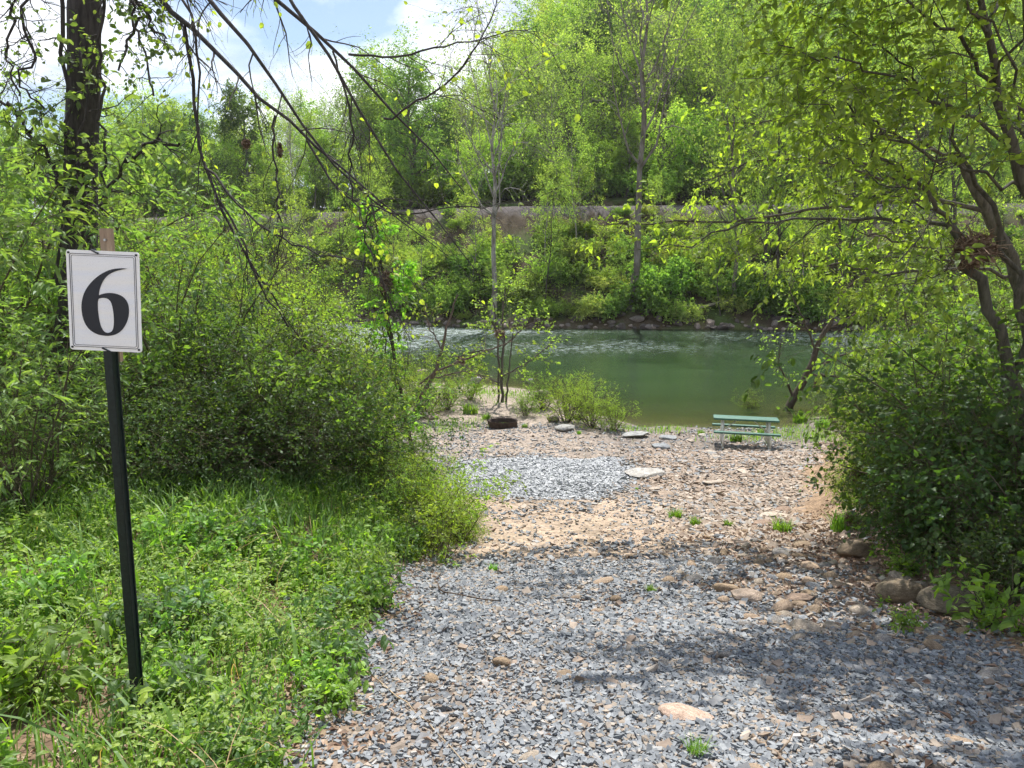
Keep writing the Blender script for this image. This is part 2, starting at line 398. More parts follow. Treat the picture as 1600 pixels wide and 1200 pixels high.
SH['tall'] = shrub_proto('tall_shrub', 13, 4.2, 14, .4, 12, 8, 9, .075, .6, wander=.18, r0=.03, l1=.32)
SH['tall2'] = shrub_proto('tall_shrub', 14, 3.6, 16, .6, 11, 8, 9, .07, .6, wander=.2, r0=.025, l1=.36)
SH['lance'] = shrub_proto('lance_leaved_shrub', 15, 2.2, 18, .55, 8, 5, 7, .105, .27, mat='leaf_gloss', full=True, droop=.35, wander=.16, l1=.36)
SH['lance_tall'] = shrub_proto('lance_leaved_shrub', 25, 2.2, 13, .45, 8, 5, 8, .105, .27, mat='leaf_gloss', full=True, droop=.35, wander=.14, l1=.36, t0=.68)
SH['broad'] = shrub_proto('broad_leaved_shrub', 16, 2.0, 18, .6, 9, 6, 5, .088, .6, mat='leaf', full=True, droop=.3, wander=.16, l1=.4)
SH['broad2'] = shrub_proto('broad_leaved_shrub', 17, 1.7, 16, .8, 9, 6, 5, .08, .58, mat='leaf', full=True, droop=.3, wander=.2, l1=.42)
SH['bank'] = shrub_proto('bank_shrub', 18, 2.2, 14, .8, 8, 6, 12, .17, .7, mat='leaf_far', tubes2=False, r0=.03)
SH['bank2'] = shrub_proto('bank_shrub', 19, 3.0, 12, .55, 8, 6, 11, .17, .7, mat='leaf_far', tubes2=False, r0=.03)
SH['willow'] = shrub_proto('willow_shrub', 20, 1.5, 20, .6, 8, 5, 7, .06, .4, wander=.16, r0=.012, l1=.35)
SH['herb'] = shrub_proto('leafy_plant', 21, .38, 8, .6, 5, 3, 4, .06, .45, cat='plant', full=True, r0=.004, l1=.4, base=.04)

# ------------------------------------------------------------------ the ground: one sheet from behind the camera to beyond the hill
def axis(segs):
    out = []
    for a, b, st in segs: out += list(np.arange(a, b, st))
    return np.array(out+[segs[-1][1]])
gx = axis([(-500, -200, 50), (-200, -60, 7), (-60, -24, 2.2), (-24, -8, .6), (-8, 10, .1), (10, 26, .6), (26, 70, 2.2), (70, 200, 7), (200, 500, 50)])
gy = axis([(-60, -6, 4), (-6, 1.6, .5), (1.6, 27, .1), (27, 40, .35), (40, 64, 2), (64, 108, .6), (108, 260, 4), (260, 500, 40)])
X, Y = np.meshgrid(gx, gy); Z = H(X, Y)
PADC = np.array([gnd(708, 762)[:2], gnd(726, 722)[:2], gnd(960, 717)[:2], gnd(982, 748)[:2], gnd(920, 779)[:2], gnd(800, 777)[:2]])
def inpoly(x, y, P):
    r = np.zeros(np.shape(x), bool); n = len(P)
    for i in range(n):
        x0, y0 = P[i]; x1, y1 = P[(i+1) % n]
        c = ((y0 > y) != (y1 > y)) & (x < (x1-x0)*(y-y0)/(y1-y0+1e-12)+x0); r ^= c
    return r
def zones(x, y):
    """what the surface is made of at each point"""
    n = fbm(x, y, .9, 31, 3)*.45
    edgeL = sst(-.25, .45, x-xleft(y)+n*.6); edgeR = sst(-.25, .6, xright(y)-x+n*.8)
    path = edgeL*edgeR
    dirt = np.clip(sst(7.2, 8.8, y+n*1.6-.25*np.clip(x-1, -9, 9))*sst(14.6, 13.2, y+n), 0, 1)*sst(5.2, 3.4, x+n)
    scree = sst(2.2, 3.4, x+n-.12*(y-14))*sst(10.2, 11.8, y+n*2)*sst(21.5, 19.5, y+n*2)
    gravel = path*np.clip(1-dirt-scree, 0, 1)
    return path, dirt*path, scree*path, gravel
def strip(x, y):
    n = .5*fbm(x, y, 1.1, 36, 3)
    return np.clip(sst(1.3, 2.5, x+n-.10*(y-6))*sst(4.3, 5.6, y+n+.25*(x-2)), 0, 1)*sst(11.5, 10, y)
def ground_colour(x, y, z):
    path, dirt, scree, gravel = zones(x, y)
    n = fbm(x, y, 2.2, 41, 3)*.5; n2 = fbm(x, y, .5, 51, 3)
    c = lambda *a: np.array(a)[None, None]
    soil = c(.115, .078, .050)+c(.09, .06, .04)*np.clip(n+.2, 0, 1)[..., None]
    e = lambda m: m[..., None]
    col = soil
    # bare brown earth margin between herbs and gravel
    mar = sst(-.9, -.1, x-xleft(y)+n*.8); col = col*(1-e(mar))+c(.27, .185, .12)*e(mar)
    g = c(.20, .17, .145)+c(.07, .05, .03)*e(np.clip(n, -1, 1)); col = col*(1-e(gravel))+g*e(gravel)
    st_ = strip(x, y)*path; col = col*(1-.85*e(st_))+c(.17, .125, .088)*.85*e(st_)
    col = col*(1-e(dirt))+(c(.35, .27, .20)+c(.08, .06, .05)*e(n))*e(dirt)
    col = col*(1-e(scree))+(c(.31, .24, .185)+c(.10, .08, .06)*e(n))*e(scree)
    back = sst(17.4, 18.5, y)*sst(3.5, 1.5, x+n)*path; col = col*(1-.8*e(back))+c(.33, .27, .22)*e(back)*.8
    bed = sst(.05, -.12, z); col = col*(1-e(bed))+c(.16, .125, .08)*e(bed)
    u = y-shore_far(x); fb = sst(-2, .5, u)
    litter = c(.10, .078, .05)+c(.07, .06, .04)*e(n2*.6+n*.6); gr = sst(-.1, .5, n2+.6*n)
    far = litter*(1-e(gr))+c(.07, .10, .03)*e(gr)
    rail = sst(14.0, 14.8, u+n)*sst(21.5, 20.5, u); far = far*(1-e(rail))+c(.115, .10, .095)*e(rail)
    hillf = sst(22, 25, u); far = far*(1-e(hillf))+c(.07, .075, .03)*e(hillf)
    return col*(1-e(fb))+far*e(fb)
ny, nx = X.shape
V = np.stack([X, Y, Z], -1).reshape(-1, 3)
ii = (np.arange(ny-1)[:, None]*nx+np.arange(nx-1)[None]).ravel()
gf = np.stack([ii, ii+1, ii+nx+1, ii+nx], 1)
mg, g, out = newmat('ground')
va = g.n('ShaderNodeAttribute', attribute_name='base'); tc = g.n('ShaderNodeTexCoord')
vo = g.n('ShaderNodeTexVoronoi'); vo.inputs['Scale'].default_value = 22; g.l(tc.outputs['Object'], vo.inputs['Vector'])
vo2 = g.n('ShaderNodeTexVoronoi'); vo2.inputs['Scale'].default_value = 60; g.l(tc.outputs['Object'], vo2.inputs['Vector'])
n1 = g.noise(1.3, 6, tc.outputs['Object'], .7); n2 = g.noise(9, 5, tc.outputs['Object'], .7)
col = g.mix(1.0, va.outputs['Color'], g.ramp(n1, [(.3, (.78,)*3), (.7, (1.22,)*3)]), 'MULTIPLY')
col = g.mix(1.0, col, g.ramp(n2, [(.3, (.7,)*3), (.7, (1.3,)*3)]), 'MULTIPLY')
sepc = g.n('ShaderNodeSeparateColor'); g.l(vo.outputs['Color'], sepc.inputs[0])
col = g.mix(.55, col, g.mix(1.0, col, g.ramp(sepc.outputs[0], [(0, (.55,)*3), (1, (1.5,)*3)]), 'MULTIPLY'))
bs = g.n('ShaderNodeBsdfPrincipled', i_Roughness=.95); g.l(col, bs.inputs['Base Color']); bs.inputs['Specular IOR Level'].default_value = .15
hh = g.math('ADD', g.math('ADD', n2, g.math('MULTIPLY', vo.outputs['Distance'], -.6)), g.math('MULTIPLY', vo2.outputs['Distance'], -.3))
bp = g.n('ShaderNodeBump', i_Strength=.7, i_Distance=.03); g.l(hh, bp.inputs['Height']); g.l(bp.outputs[0], bs.inputs['Normal'])
g.l(bs.outputs[0], out.inputs[0])
me = mesh_np('ground', V, [gf], mg, True)
ca = me.attributes.new('base', 'FLOAT_COLOR', 'POINT')
gc = np.clip(ground_colour(X, Y, Z), .01, 1).reshape(-1, 3); ca.data.foreach_set('color', np.c_[gc, np.ones(len(gc))].astype(np.float32).ravel())
tag(link('ground', me), 'sloping stony ground running down to the river and up the far wooded hill', 'ground', kind='structure')

# ------------------------------------------------------------------ the river
wx = axis([(-260, -60, 12), (-60, 60, 1.2), (60, 260, 12)]); wy = axis([(24, 40, .4), (40, 100, 1.0), (100, 150, 10)])
WX, WY = np.meshgrid(wx, wy); ny, nx = WX.shape
ii = (np.arange(ny-1)[:, None]*nx+np.arange(nx-1)[None]).ravel(); wf = np.stack([ii, ii+1, ii+nx+1, ii+nx], 1)
mw, g, out = newmat('river_water')
tc = g.n('ShaderNodeTexCoord'); da = g.n('ShaderNodeAttribute', attribute_name='depth'); ra = g.n('ShaderNodeAttribute', attribute_name='riffle')
v1 = g.mapping(tc.outputs['Object'], (.35, 1.5, 1)); v2 = g.mapping(tc.outputs['Object'], (1.1, 4.2, 1)); v3 = g.mapping(tc.outputs['Object'], (.14, .5, 1))
w1 = g.noise(1.2, 4, v1, .6, .4); w2 = g.noise(1.6, 4, v2, .65, .3); w3 = g.noise(.8, 2, v3, .5)
hh = g.math('ADD', g.math('MULTIPLY', w1, .6), g.math('MULTIPLY', w2, .5))
bst = g.math('ADD', .24, g.math('MULTIPLY', ra.outputs['Fac'], .55))
bp = g.n('ShaderNodeBump', i_Distance=.12); g.l(bst, bp.inputs['Strength']); g.l(hh, bp.inputs['Height'])
deep = g.mix(g.ramp(w3, [(.35, (0,)*3), (.65, (1,)*3)]), (.029, .060, .028), (.042, .076, .036))
di = g.n('ShaderNodeBsdfDiffuse'); g.l(deep, di.inputs[0]); tr = g.n('ShaderNodeBsdfTransparent'); tr.inputs[0].default_value = (.74, .80, .62, 1)
op = g.math('SUBTRACT', 1.0, g.math('POWER', 2.71828, g.math('MULTIPLY', da.outputs['Fac'], -2.6)), True)
mx = g.n('ShaderNodeMixShader'); g.l(op, mx.inputs[0]); g.l(tr.outputs[0], mx.inputs[1]); g.l(di.outputs[0], mx.inputs[2])
gl = g.n('ShaderNodeBsdfGlossy', i_Roughness=.09); g.l(bp.outputs[0], gl.inputs['Normal'])
fr = g.n('ShaderNodeFresnel', i_IOR=1.33); g.l(bp.outputs[0], fr.inputs['Normal'])
mx2 = g.n('ShaderNodeMixShader'); g.l(g.math('MULTIPLY', fr.outputs[0], .95), mx2.inputs[0]); g.l(mx.outputs[0], mx2.inputs[1]); g.l(gl.outputs[0], mx2.inputs[2])
vf = g.mapping(tc.outputs['Object'], (.7, 2.8, 1)); nf = g.noise(2.4, 6, vf, .75, .6)
foam = g.math('MULTIPLY', g.ramp(g.math('ADD', nf, g.math('MULTIPLY', ra.outputs['Fac'], .14)), [(.65, (0,)*3), (.70, (1,)*3)]), g.math('MINIMUM', g.math('MULTIPLY', ra.outputs['Fac'], 3), 1.0))
fd = g.n('ShaderNodeBsdfDiffuse'); fd.inputs[0].default_value = (.62, .68, .68, 1)
mx3 = g.n('ShaderNodeMixShader'); g.l(g.math('MULTIPLY', foam, .8), mx3.inputs[0]); g.l(mx2.outputs[0], mx3.inputs[1]); g.l(fd.outputs[0], mx3.inputs[2])
g.l(mx3.outputs[0], out.inputs[0])
me = mesh_np('river_water', np.stack([WX, WY, WX*0], -1).reshape(-1, 3), [wf], mw, True)
a = me.attributes.new('depth', 'FLOAT', 'POINT'); a.data.foreach_set('value', np.clip(-H(WX, WY), 0, 3).astype(np.float32).ravel())
dd = shore_far(WX)-WY
rif = np.clip(sst(27, 12, dd)*sst(.5, 4, dd)*(.75+.5*fbm(WX, WY, .12, 61, 2))+.75*sst(36, 22, dd)*sst(-2, -9, WX), 0, 1)
a = me.attributes.new('riffle', 'FLOAT', 'POINT'); a.data.foreach_set('value', rif.astype(np.float32).ravel())
tag(link('river_water', me), 'green river with white riffles along the far bank', 'river', kind='structure')

# ------------------------------------------------------------------ loose stones
def chips(rng, x, y, s, flat=.5, sink=.3, ztop=None, elong=.35):
    n = len(x); b = np.array([(i, j, k) for i in (-1, 1) for j in (-1, 1) for k in (-1, 1)], float)
    v = np.repeat(b[None], n, 0)+rng.uniform(-.36, .36, (n, 8, 3))
    sc = np.stack([s*(1+elong*rng.uniform(-.5, 1.2, n)), s*rng.uniform(.6, 1.0, n), s*flat*rng.uniform(.5, 1.3, n)], 1)*.5
    v *= sc[:, None]
    a = rng.uniform(0, 2*PI, n); tx = rng.normal(size=n)*.28; ty = rng.normal(size=n)*.28
    v[..., 2] += v[..., 0]*tx[:, None]+v[..., 1]*ty[:, None]
    c, si = np.cos(a)[:, None], np.sin(a)[:, None]
    vx = v[..., 0]*c-v[..., 1]*si; vy = v[..., 0]*si+v[..., 1]*c
    z = (H(x, y) if ztop is None else ztop)+sc[:, 2]*(1-2*sink)
    V = np.stack([vx+x[:, None], vy+y[:, None], v[..., 2]+z[:, None]], -1).reshape(-1, 3)
    q = np.array([(0, 1, 3, 2), (4, 6, 7, 5), (0, 4, 5, 1), (2, 3, 7, 6), (0, 2, 6, 4), (1, 5, 7, 3)])
    f = (np.arange(n)*8)[:, None, None]+q[None]
    return V, f.reshape(-1, 4)
rng = np.random.default_rng(77)
def scatter(rng, n, x0, x1, y0, y1, dens):
    x = rng.uniform(x0, x1, n); y = rng.uniform(y0, y1, n); k = rng.random(n) < dens(x, y); return x[k], y[k]
mb = MB()
gd = lambda x, y: np.clip(zones(x, y)[3]*np.clip(.72+.9*fbm(x, y, 1.6, 33, 3), .22, 1)*(1-.86*strip(x, y))+zones(x, y)[1]*.03+.12*sst(-1.0, 0, x-xleft(y))*sst(.5, 0, x-xleft(y)), 0, 1)
for n, y0, y1, s0 in ((130000, 2.0, 4.6, .0145), (110000, 4.6, 7.5, .019), (60000, 7.5, 13, .027)):
    x, y = scatter(rng, n, -1.6, 5.2, y0, y1, gd)
    s = s0*np.exp(np.minimum(rng.normal(size=len(x)), 1.8)*.38); V, f = chips(rng, x, y, s, .62, .27, H(x, y)+rng.random(len(x))*.006); mb.add(V, f)
x, y = scatter(rng, 50000, -6, 9.5, 12.6, 25.4, lambda x, y: zones(x, y)[0]*(1-zones(x, y)[2]*.7)*np.clip(.4+.7*fbm(x, y, 1.2, 34, 3), .1, .8))
V, f = chips(rng, x, y, .033*np.exp(np.minimum(rng.normal(size=len(x)), 1.6)*.45), .5, .3); mb.add(V, f)
tag(mb.build('gravel', M['gravel']), 'blue grey crushed gravel covering the path down to the river', 'gravel', kind='stuff')
# the rectangular camping pad
mb = MB()
cx, cy = PADC.mean(0)
def padh(x, y):
    q = np.zeros(np.shape(x)); P = PADC; dmin = np.full(np.shape(x), 9.)
    for i in range(len(P)):
        a_, b_ = P[i], P[(i+1) % len(P)]; e = b_-a_; t = np.clip(((x-a_[0])*e[0]+(y-a_[1])*e[1])/(e@e), 0, 1)
        dmin = np.minimum(dmin, np.hypot(x-a_[0]-t*e[0], y-a_[1]-t*e[1]))
    return np.where(inpoly(x, y, P), .07*sst(0, .5, dmin), 0), dmin
px_ = np.linspace(PADC[:, 0].min()-.1, PADC[:, 0].max()+.1, 90); py_ = np.linspace(PADC[:, 1].min()-.1, PADC[:, 1].max()+.1, 90)
PX, PY = np.meshgrid(px_, py_); hp, dm = padh(PX, PY)
ii = (np.arange(89)[:, None]*90+np.arange(89)[None]).ravel(); pf = np.stack([ii, ii+1, ii+91, ii+90], 1)
keep = (hp.ravel()[pf] > 0).any(1)
me = mesh_np('gravel_pad', np.stack([PX, PY, H(PX, PY)+np.where(hp > 0, hp+.004, -.02)], -1).reshape(-1, 3), [pf[keep]], M['pad_gravel'], True)
tag(link('gravel_pad', me), 'flat pad of clean pale grey gravel', 'gravel pad', kind='structure')
x, y = scatter(rng, 52000, PADC[:, 0].min()-.5, PADC[:, 0].max()+.5, PADC[:, 1].min()-.5, PADC[:, 1].max()+.5, lambda x, y: np.where(inpoly(x, y, PADC), 1, np.clip(.35-padh(x, y)[1]*1.2, 0, 1)))
V, f = chips(rng, x, y, .034*np.exp(rng.normal(size=len(x))*.3), .6, .3, H(x, y)+padh(x, y)[0]); mb.add(V, f)
tag(mb.build('pad_stones', M['pad_gravel']), 'clean pale grey crushed stone heaped on the camping pad', 'gravel', kind='stuff')
# scree of small flat tan shale
mb = MB()
x, y = scatter(rng, 60000, -3.5, 9.5, 8, 24.5, lambda x, y: np.clip(zones(x, y)[2]+.025*zones(x, y)[1]+.45*strip(x, y)+.10*zones(x, y)[0]*(y > 13), 0, 1)*(~inpoly(x, y, PADC)))
V, f = chips(rng, x, y, .042*np.exp(np.minimum(rng.normal(size=len(x)), 1.5)*.55), .3, .3, None, .6); mb.add(V, f)
x, y = scatter(rng, 2600, -1.2, 5, 2, 9, lambda x, y: zones(x, y)[0]*(.35+.65*sst(1.5, 3.2, x)))
V, f = chips(rng, x, y, .034*np.exp(np.minimum(rng.normal(size=len(x)), 1.3)*.4), .5, .2, None, .4); mb.add(V, f)
tag(mb.build('shale_stones', M['scree']), 'small flat tan shale pieces strewn between the pad and the table', 'stones', kind='stuff')

def rock_mesh(name, seed, sub=3, planes=5, amp=.22, rnd=1.0, smooth=True):
    rng = np.random.default_rng(seed); bm = bmesh.new(); bmesh.ops.create_icosphere(bm, subdivisions=sub, radius=1)
    V = np.array([v.co[:] for v in bm.verts]); ks = rng.normal(size=(7, 3))*1.6; ph = rng.uniform(0, 6, 7)
    d = sum(np.sin(V@k+p) for k, p in zip(ks, ph))/7
    ks2 = rng.normal(size=(6, 3))*5; d2 = sum(np.sin(V@k+p) for k, p in zip(ks2, ph))/6
    V = V*(1+amp*d+amp*.25*d2)[:, None]
    for _ in range(planes):
        nn = nrm(rng.normal(size=3)); dd = rng.uniform(.48, .8); s = V@nn; V = V-np.maximum(s-dd, 0)[:, None]*nn*.92
    for v, c in zip(bm.verts, V): v.co = c
    me = bpy.data.meshes.new(name); bm.to_mesh(me); bm.free(); me.materials.append(M['rock'])
    me.polygons.foreach_set('use_smooth', np.full(len(me.polygons), smooth)); return me
BR = [rock_mesh('boulder', 100+i, 4, 3, .3) for i in range(3)]
CB = [rock_mesh('cobble', 120+i, 2, 2, .25) for i in range(6)]
FS = [rock_mesh('flat_stone', 140+i, 3, 7, .35, smooth=False) for i in range(5)]
RR = [rock_mesh('bank_rock', 160+i, 3, 16, .4, smooth=False) for i in range(5)]
def rock(name, me, loc, size, rz, col, label, cat='rock', group=None, tilt=(0, 0)):
    o = bpy.data.objects.new(name, me); C.objects.link(o); o.location = loc; o.scale = size; o.rotation_euler = (*tilt, rz); o.color = (*col, 1)
    return tag(o, label, cat, group)
def rock_px(name, me, px, py, wpx, hfrac, dfrac, rz, col, label, cat='rock', group=None, sink=.35, tilt=(0, 0)):
    p = gnd(px, py); w = wpx*.5*p[1]/F/math.cos(PITCH); sz = (w, w*dfrac, w*hfrac)
    return rock(name, me, (p[0], p[1]+w*dfrac*.5, p[2]+sz[2]*(1-2*sink)), sz, rz, col, label, cat, group, tilt)
TAN = (.44, .33, .24); GREY = (.33, .35, .37); BRN = (.20, .155, .105)
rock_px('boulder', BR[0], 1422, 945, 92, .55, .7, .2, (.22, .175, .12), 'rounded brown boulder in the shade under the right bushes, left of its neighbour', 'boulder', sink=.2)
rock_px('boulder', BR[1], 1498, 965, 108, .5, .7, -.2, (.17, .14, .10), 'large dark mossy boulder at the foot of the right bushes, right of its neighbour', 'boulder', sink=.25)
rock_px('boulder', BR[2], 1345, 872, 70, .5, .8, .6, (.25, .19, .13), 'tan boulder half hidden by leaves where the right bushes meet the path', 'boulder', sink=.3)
rock_px('flat_stone', FS[0], 1075, 1128, 96, .22, .62, -.5, (.56, .41, .32), 'large pinkish tan slab lying flat in the foreground gravel', sink=.3)
rock_px('flat_stone', FS[1], 1006, 746, 82, .2, .6, .1, (.44, .42, .39), 'long whitish slab beside the right edge of the gravel pad', sink=.25)
rock_px('flat_stone', FS[2], 1034, 702, 44, .22, .7, .3, (.27, .285, .30), 'grey slab on the shore between the pad and the picnic table', sink=.25)
rock_px('flat_stone', FS[3], 995, 684, 52, .22, .8, -.2, (.37, .37, .36), 'pale grey slab at the water edge above the gravel pad', sink=.25)
rock_px('flat_stone', FS[4], 1046, 687, 36, .22, .8, .9, (.29, .305, .315), 'blue grey flat rock at the water edge left of the picnic table', sink=.25)
rock_px('flat_stone', FS[0], 884, 672, 42, .25, .8, 1.2, (.38, .37, .35), 'pale flat rock right of the fire ring', sink=.2)
rock_px('bank_rock', RR[0], 1098, 683, 18, .4, .8, .3, (.55, .5, .44), 'small pale rock in the grass beside the table left end', sink=.2)
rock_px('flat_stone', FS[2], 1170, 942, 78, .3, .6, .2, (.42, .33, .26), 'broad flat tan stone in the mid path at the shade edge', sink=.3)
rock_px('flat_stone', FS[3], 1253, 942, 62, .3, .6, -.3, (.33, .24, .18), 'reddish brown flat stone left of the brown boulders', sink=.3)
rock_px('cobble', CB[0], 513, 1000, 54, .5, .8, .2, (.42, .32, .24), 'rounded tan stone among weeds at the gravel left edge', sink=.3)
for k, (px, py, w, lab) in enumerate([(704, 622, 34, 'dark pointed rock on the shore above the green grass tuft'), (845, 622, 40, 'pinkish grey boulder on the shore right of the small riverside tree'), (746, 604, 36, 'low dark rock at the waterline behind the riverside tree'),
        (866, 660, 30, 'grey rock in the shrubs above the fire ring right side'), (672, 655, 30, 'tan rock left of the fire ring by the bush edge'), (828, 600, 22, 'dark boulder standing in shallow water at the shore'), (903, 655, 24, 'grey rock under the yellow green shore shrubs'), (660, 590, 30, 'brown rock at the far left of the shore bar')]):
    rock_px('shore_rock', RR[k % 5], px, py, w, .5, .9, k*1.3, [(.22, .19, .16), (.36, .29, .25), (.30, .28, .26)][k % 3], lab, sink=.25)
# cobbles in the gravel, each one its own object
rng = np.random.default_rng(9)
cnt = 0; pal = [(.34, .25, .165), (.38, .285, .205), (.30, .225, .155), (.38, .32, .255), (.24, .225, .21), (.19, .20, .215)]
while cnt < 290:
    t = rng.random(); y = 2.4+8.0*t**1.2; x = rng.uniform(-.6, 4.2)
    if cnt > 190: x = rng.uniform(1.5, 4.2); y = rng.uniform(4.5, 9.5)
    if zones(np.array([[x]]), np.array([[y]]))[0][0, 0] < .5: continue
    if rng.random() > .38+.62*sst(.8, 2.8, x): continue
    if rng.random() < .8*zones(np.array([[x]]), np.array([[y]]))[1][0, 0]: continue
    s = .031*math.exp(rng.normal()*.38)*(1.0 if x < 1.6 else 1.4); c = pal[rng.integers(0, 6)]; s = min(s, .12); hf = rng.uniform(.4, .7)
    rock('cobble', CB[cnt % 6], (x, y, float(H(x, y))+s*hf*.32), (s*rng.uniform(1, 1.5), s*rng.uniform(.75, 1.05), s*hf), rng.uniform(0, 6), c,
         'rounded grey cobble bedded in the blue grey path gravel' if c[0] < .25 else 'rounded tan cobble bedded in the blue grey path gravel', 'cobble', 'cobbles bedded in the path gravel', (rng.normal()*.2, rng.normal()*.2)); cnt += 1
cnt = 0
while cnt < 210:
    y = rng.uniform(9.5, 23); x = rng.uniform(-1, 9)
    zz = zones(np.array([[x]]), np.array([[y]]))
    if rng.random() > zz[2][0, 0]+.15*zz[0][0, 0]*(1-zz[1][0, 0]) or inpoly(x, y, PADC): continue
    s = .075*math.exp(rng.normal()*.45); c = np.array([(.41, .32, .25), (.36, .28, .215), (.47, .40, .33), (.31, .22, .165), (.34, .335, .33)][rng.integers(0, 5)])*rng.uniform(.85, 1.1)
    rock('flat_stone', FS[cnt % 5], (x, y, float(H(x, y))+s*.08), (s*rng.uniform(1, 1.6), s*rng.uniform(.7, 1.0), s*rng.uniform(.18, .35)), rng.uniform(0, 6), tuple(c),
         'flat tan shale slab lying between the gravel pad and the picnic table', 'stone', 'shale slabs strewn below the picnic table', (rng.normal()*.12, rng.normal()*.12)); cnt += 1
# riprap on the far shore
for k in range(230):
    x = -26+76*(k+rng.random())/230; yf = float(shore_far(x)); u = abs(rng.normal())*.9
    s = .27*math.exp(rng.normal()*.45)*(1.35 if 22 < x < 28 and rng.random() < .5 else 1)
    y = yf+u-.2
    rock('bank_rock', RR[k % 5], (x, y, max(float(H(x, y)), -.1)+s*.2), (s*rng.uniform(.9, 1.5), s, s*rng.uniform(.6, .9)), rng.uniform(0, 6), tuple(np.array([(.22, .19, .17), (.34, .28, .24), (.13, .11, .10)][k % 3])*rng.uniform(.8, 1.2)),
         ['mid grey riprap rock at the far waterline', 'pale brownish riprap rock at the far waterline', 'dark grey riprap rock at the far waterline'][k % 3], 'rock', 'riprap rocks along the far waterline')

# ------------------------------------------------------------------ the numbered sign
SB = gnd(215, 1141)
SD = SB[1]
root = empty('site_sign', (SB[0], SD, SB[2]), R_(-3))
tag(root, 'white site number sign reading 6 with double black border on a dark green steel post', 'sign')
steel = mat_plain('post_steel', (.012, .022, .020), .45, .3, 60, .3, .1)
woodm = mat_objcol('stake_wood', 40, .7, 1.3, .8, .3, (1, 1, .1))
black = mat_plain('sign_black', (.008, .012, .02), .4, 0, 50, .1, 0)
def zat(py): return at(200, py, SD)[2]-SB[2]
ztop = zat(356); z1 = zat(392); z0 = zat(548); pw = 115*SD*1.003/F; phh = z1-z0
mb = MB(); w = .030
# flanged U-channel post
mb.box((0, 0, (z0+.30-.4)/2), (w, .006, z0+.30+.4)); mb.box((-w/2, .012, (z0+.3-.4)/2), (.006, .026, z0+.7)); mb.box((w/2, .012, (z0+.3-.4)/2), (.006, .026, z0+.7))
mb.box((-w/2-.004, .027, (z0+.3-.4)/2), (.012, .005, z0+.7)); mb.box((w/2+.004, .027, (z0+.3-.4)/2), (.012, .005, z0+.7))
for k in range(22):
    zb_ = z0-.06-.05*k
    if zb_ > .1: mb.tube([(0, -.0032, zb_), (0, -.0046, zb_)], .0035, 8)
st = MB().box((-.0, .055, (ztop+z0-.05)/2), (.046, .022, ztop-z0+.05)).build('wooden_stake', woodm, root, False, (.27, .20, .14))
mb.build('post', steel, root)
nm = MB(); nm.tube([(0, .046, ztop-.045), (0, .036, ztop-.045)], .005, 8); nm.build('nail', mat_plain('nail_steel', (.5, .5, .5), .4, .8), st)
# plate with rounded corners
def rrect(w, h, r, n=6):
    pts = []
    for cx_, cz_, a0 in ((w/2-r, h/2-r, 0), (-w/2+r, h/2-r, 90), (-w/2+r, -h/2+r, 180), (w/2-r, -h/2+r, 270)):
        for k in range(n+1):
            a = R_(a0+90*k/n); pts.append((cx_+r*math.cos(a), cz_+r*math.sin(a)))
    return pts
ROLL = R_(2.4)
def plate_solid(loops, y0, y1, name, mat, parent, off=(0, 0)):
    loops = [[(p[0]*math.cos(ROLL)+p[1]*math.sin(ROLL), p[1]*math.cos(ROLL)-p[0]*math.sin(ROLL)) for p in L] for L in loops]
    flat = [p for L in loops for p in L]; tri = tessellate_polygon([[Vector((p[0], p[1], 0)) for p in L] for L in loops])
    n = len(flat); V = [(p[0]+off[0], y0, p[1]+off[1]) for p in flat]+[(p[0]+off[0], y1, p[1]+off[1]) for p in flat]
    f3 = [tuple(t) for t in tri]+[tuple(a+n for a in t[::-1]) for t in tri]; q = []; s = 0
    for L in loops:
        m = len(L)
        for k in range(m): q.append((s+k, s+(k+1) % m, s+(k+1) % m+n, s+k+n))
        s += m
    b = MB(); b.add(V, f3, q); o = b.build(name, mat, parent)
    bm = bmesh.new(); bm.from_mesh(o.data); bmesh.ops.recalc_face_normals(bm, faces=bm.faces); bm.to_mesh(o.data); bm.free(); return o
ms, g, out = newmat('sign_sheeting')
tc = g.n('ShaderNodeTexCoord'); n = g.noise(9, 3, g.mapping(tc.outputs['Object'], (.3, 1, 4)), .5)
vo = g.n('ShaderNodeTexVoronoi', feature='DISTANCE_TO_EDGE'); vo.inputs['Scale'].default_value = 260; vo.inputs['Randomness'].default_value = .2; g.l(tc.outputs['Object'], vo.inputs['Vector'])
col = g.mix(1.0, g.ramp(n, [(.35, (.84, .87, .92)), (.65, (.90, .90, .88))]), g.ramp(vo.outputs['Distance'], [(0, (.86,)*3), (.15, (1, 1, 1))]), 'MULTIPLY')
bs = g.n('ShaderNodeBsdfPrincipled', i_Roughness=.35); g.l(col, bs.inputs['Base Color']); g.l(bs.outputs[0], out.inputs[0])
zc = (z0+z1)/2; rx = .008
pl = plate_solid([rrect(pw, phh, .012)], -.012, -.009, 'plate', mat_plain('sign_white', (.88, .89, .88), .4, 0, 30, .04, 0), root, (rx, zc))
face = plate_solid([rrect(pw-.026, phh-.026, .010)], -.0125, -.0121, 'reflective_face', ms, pl, (rx, zc))
plate_solid([rrect(pw-.026, phh-.026, .011), rrect(pw-.030, phh-.030, .009)], -.0140, -.0128, 'border', black, pl, (rx, zc))
plate_solid([rrect(pw-.040, phh-.040, .008), rrect(pw-.0425, phh-.0425, .007)], -.0140, -.0128, 'border', black, pl, (rx, zc))
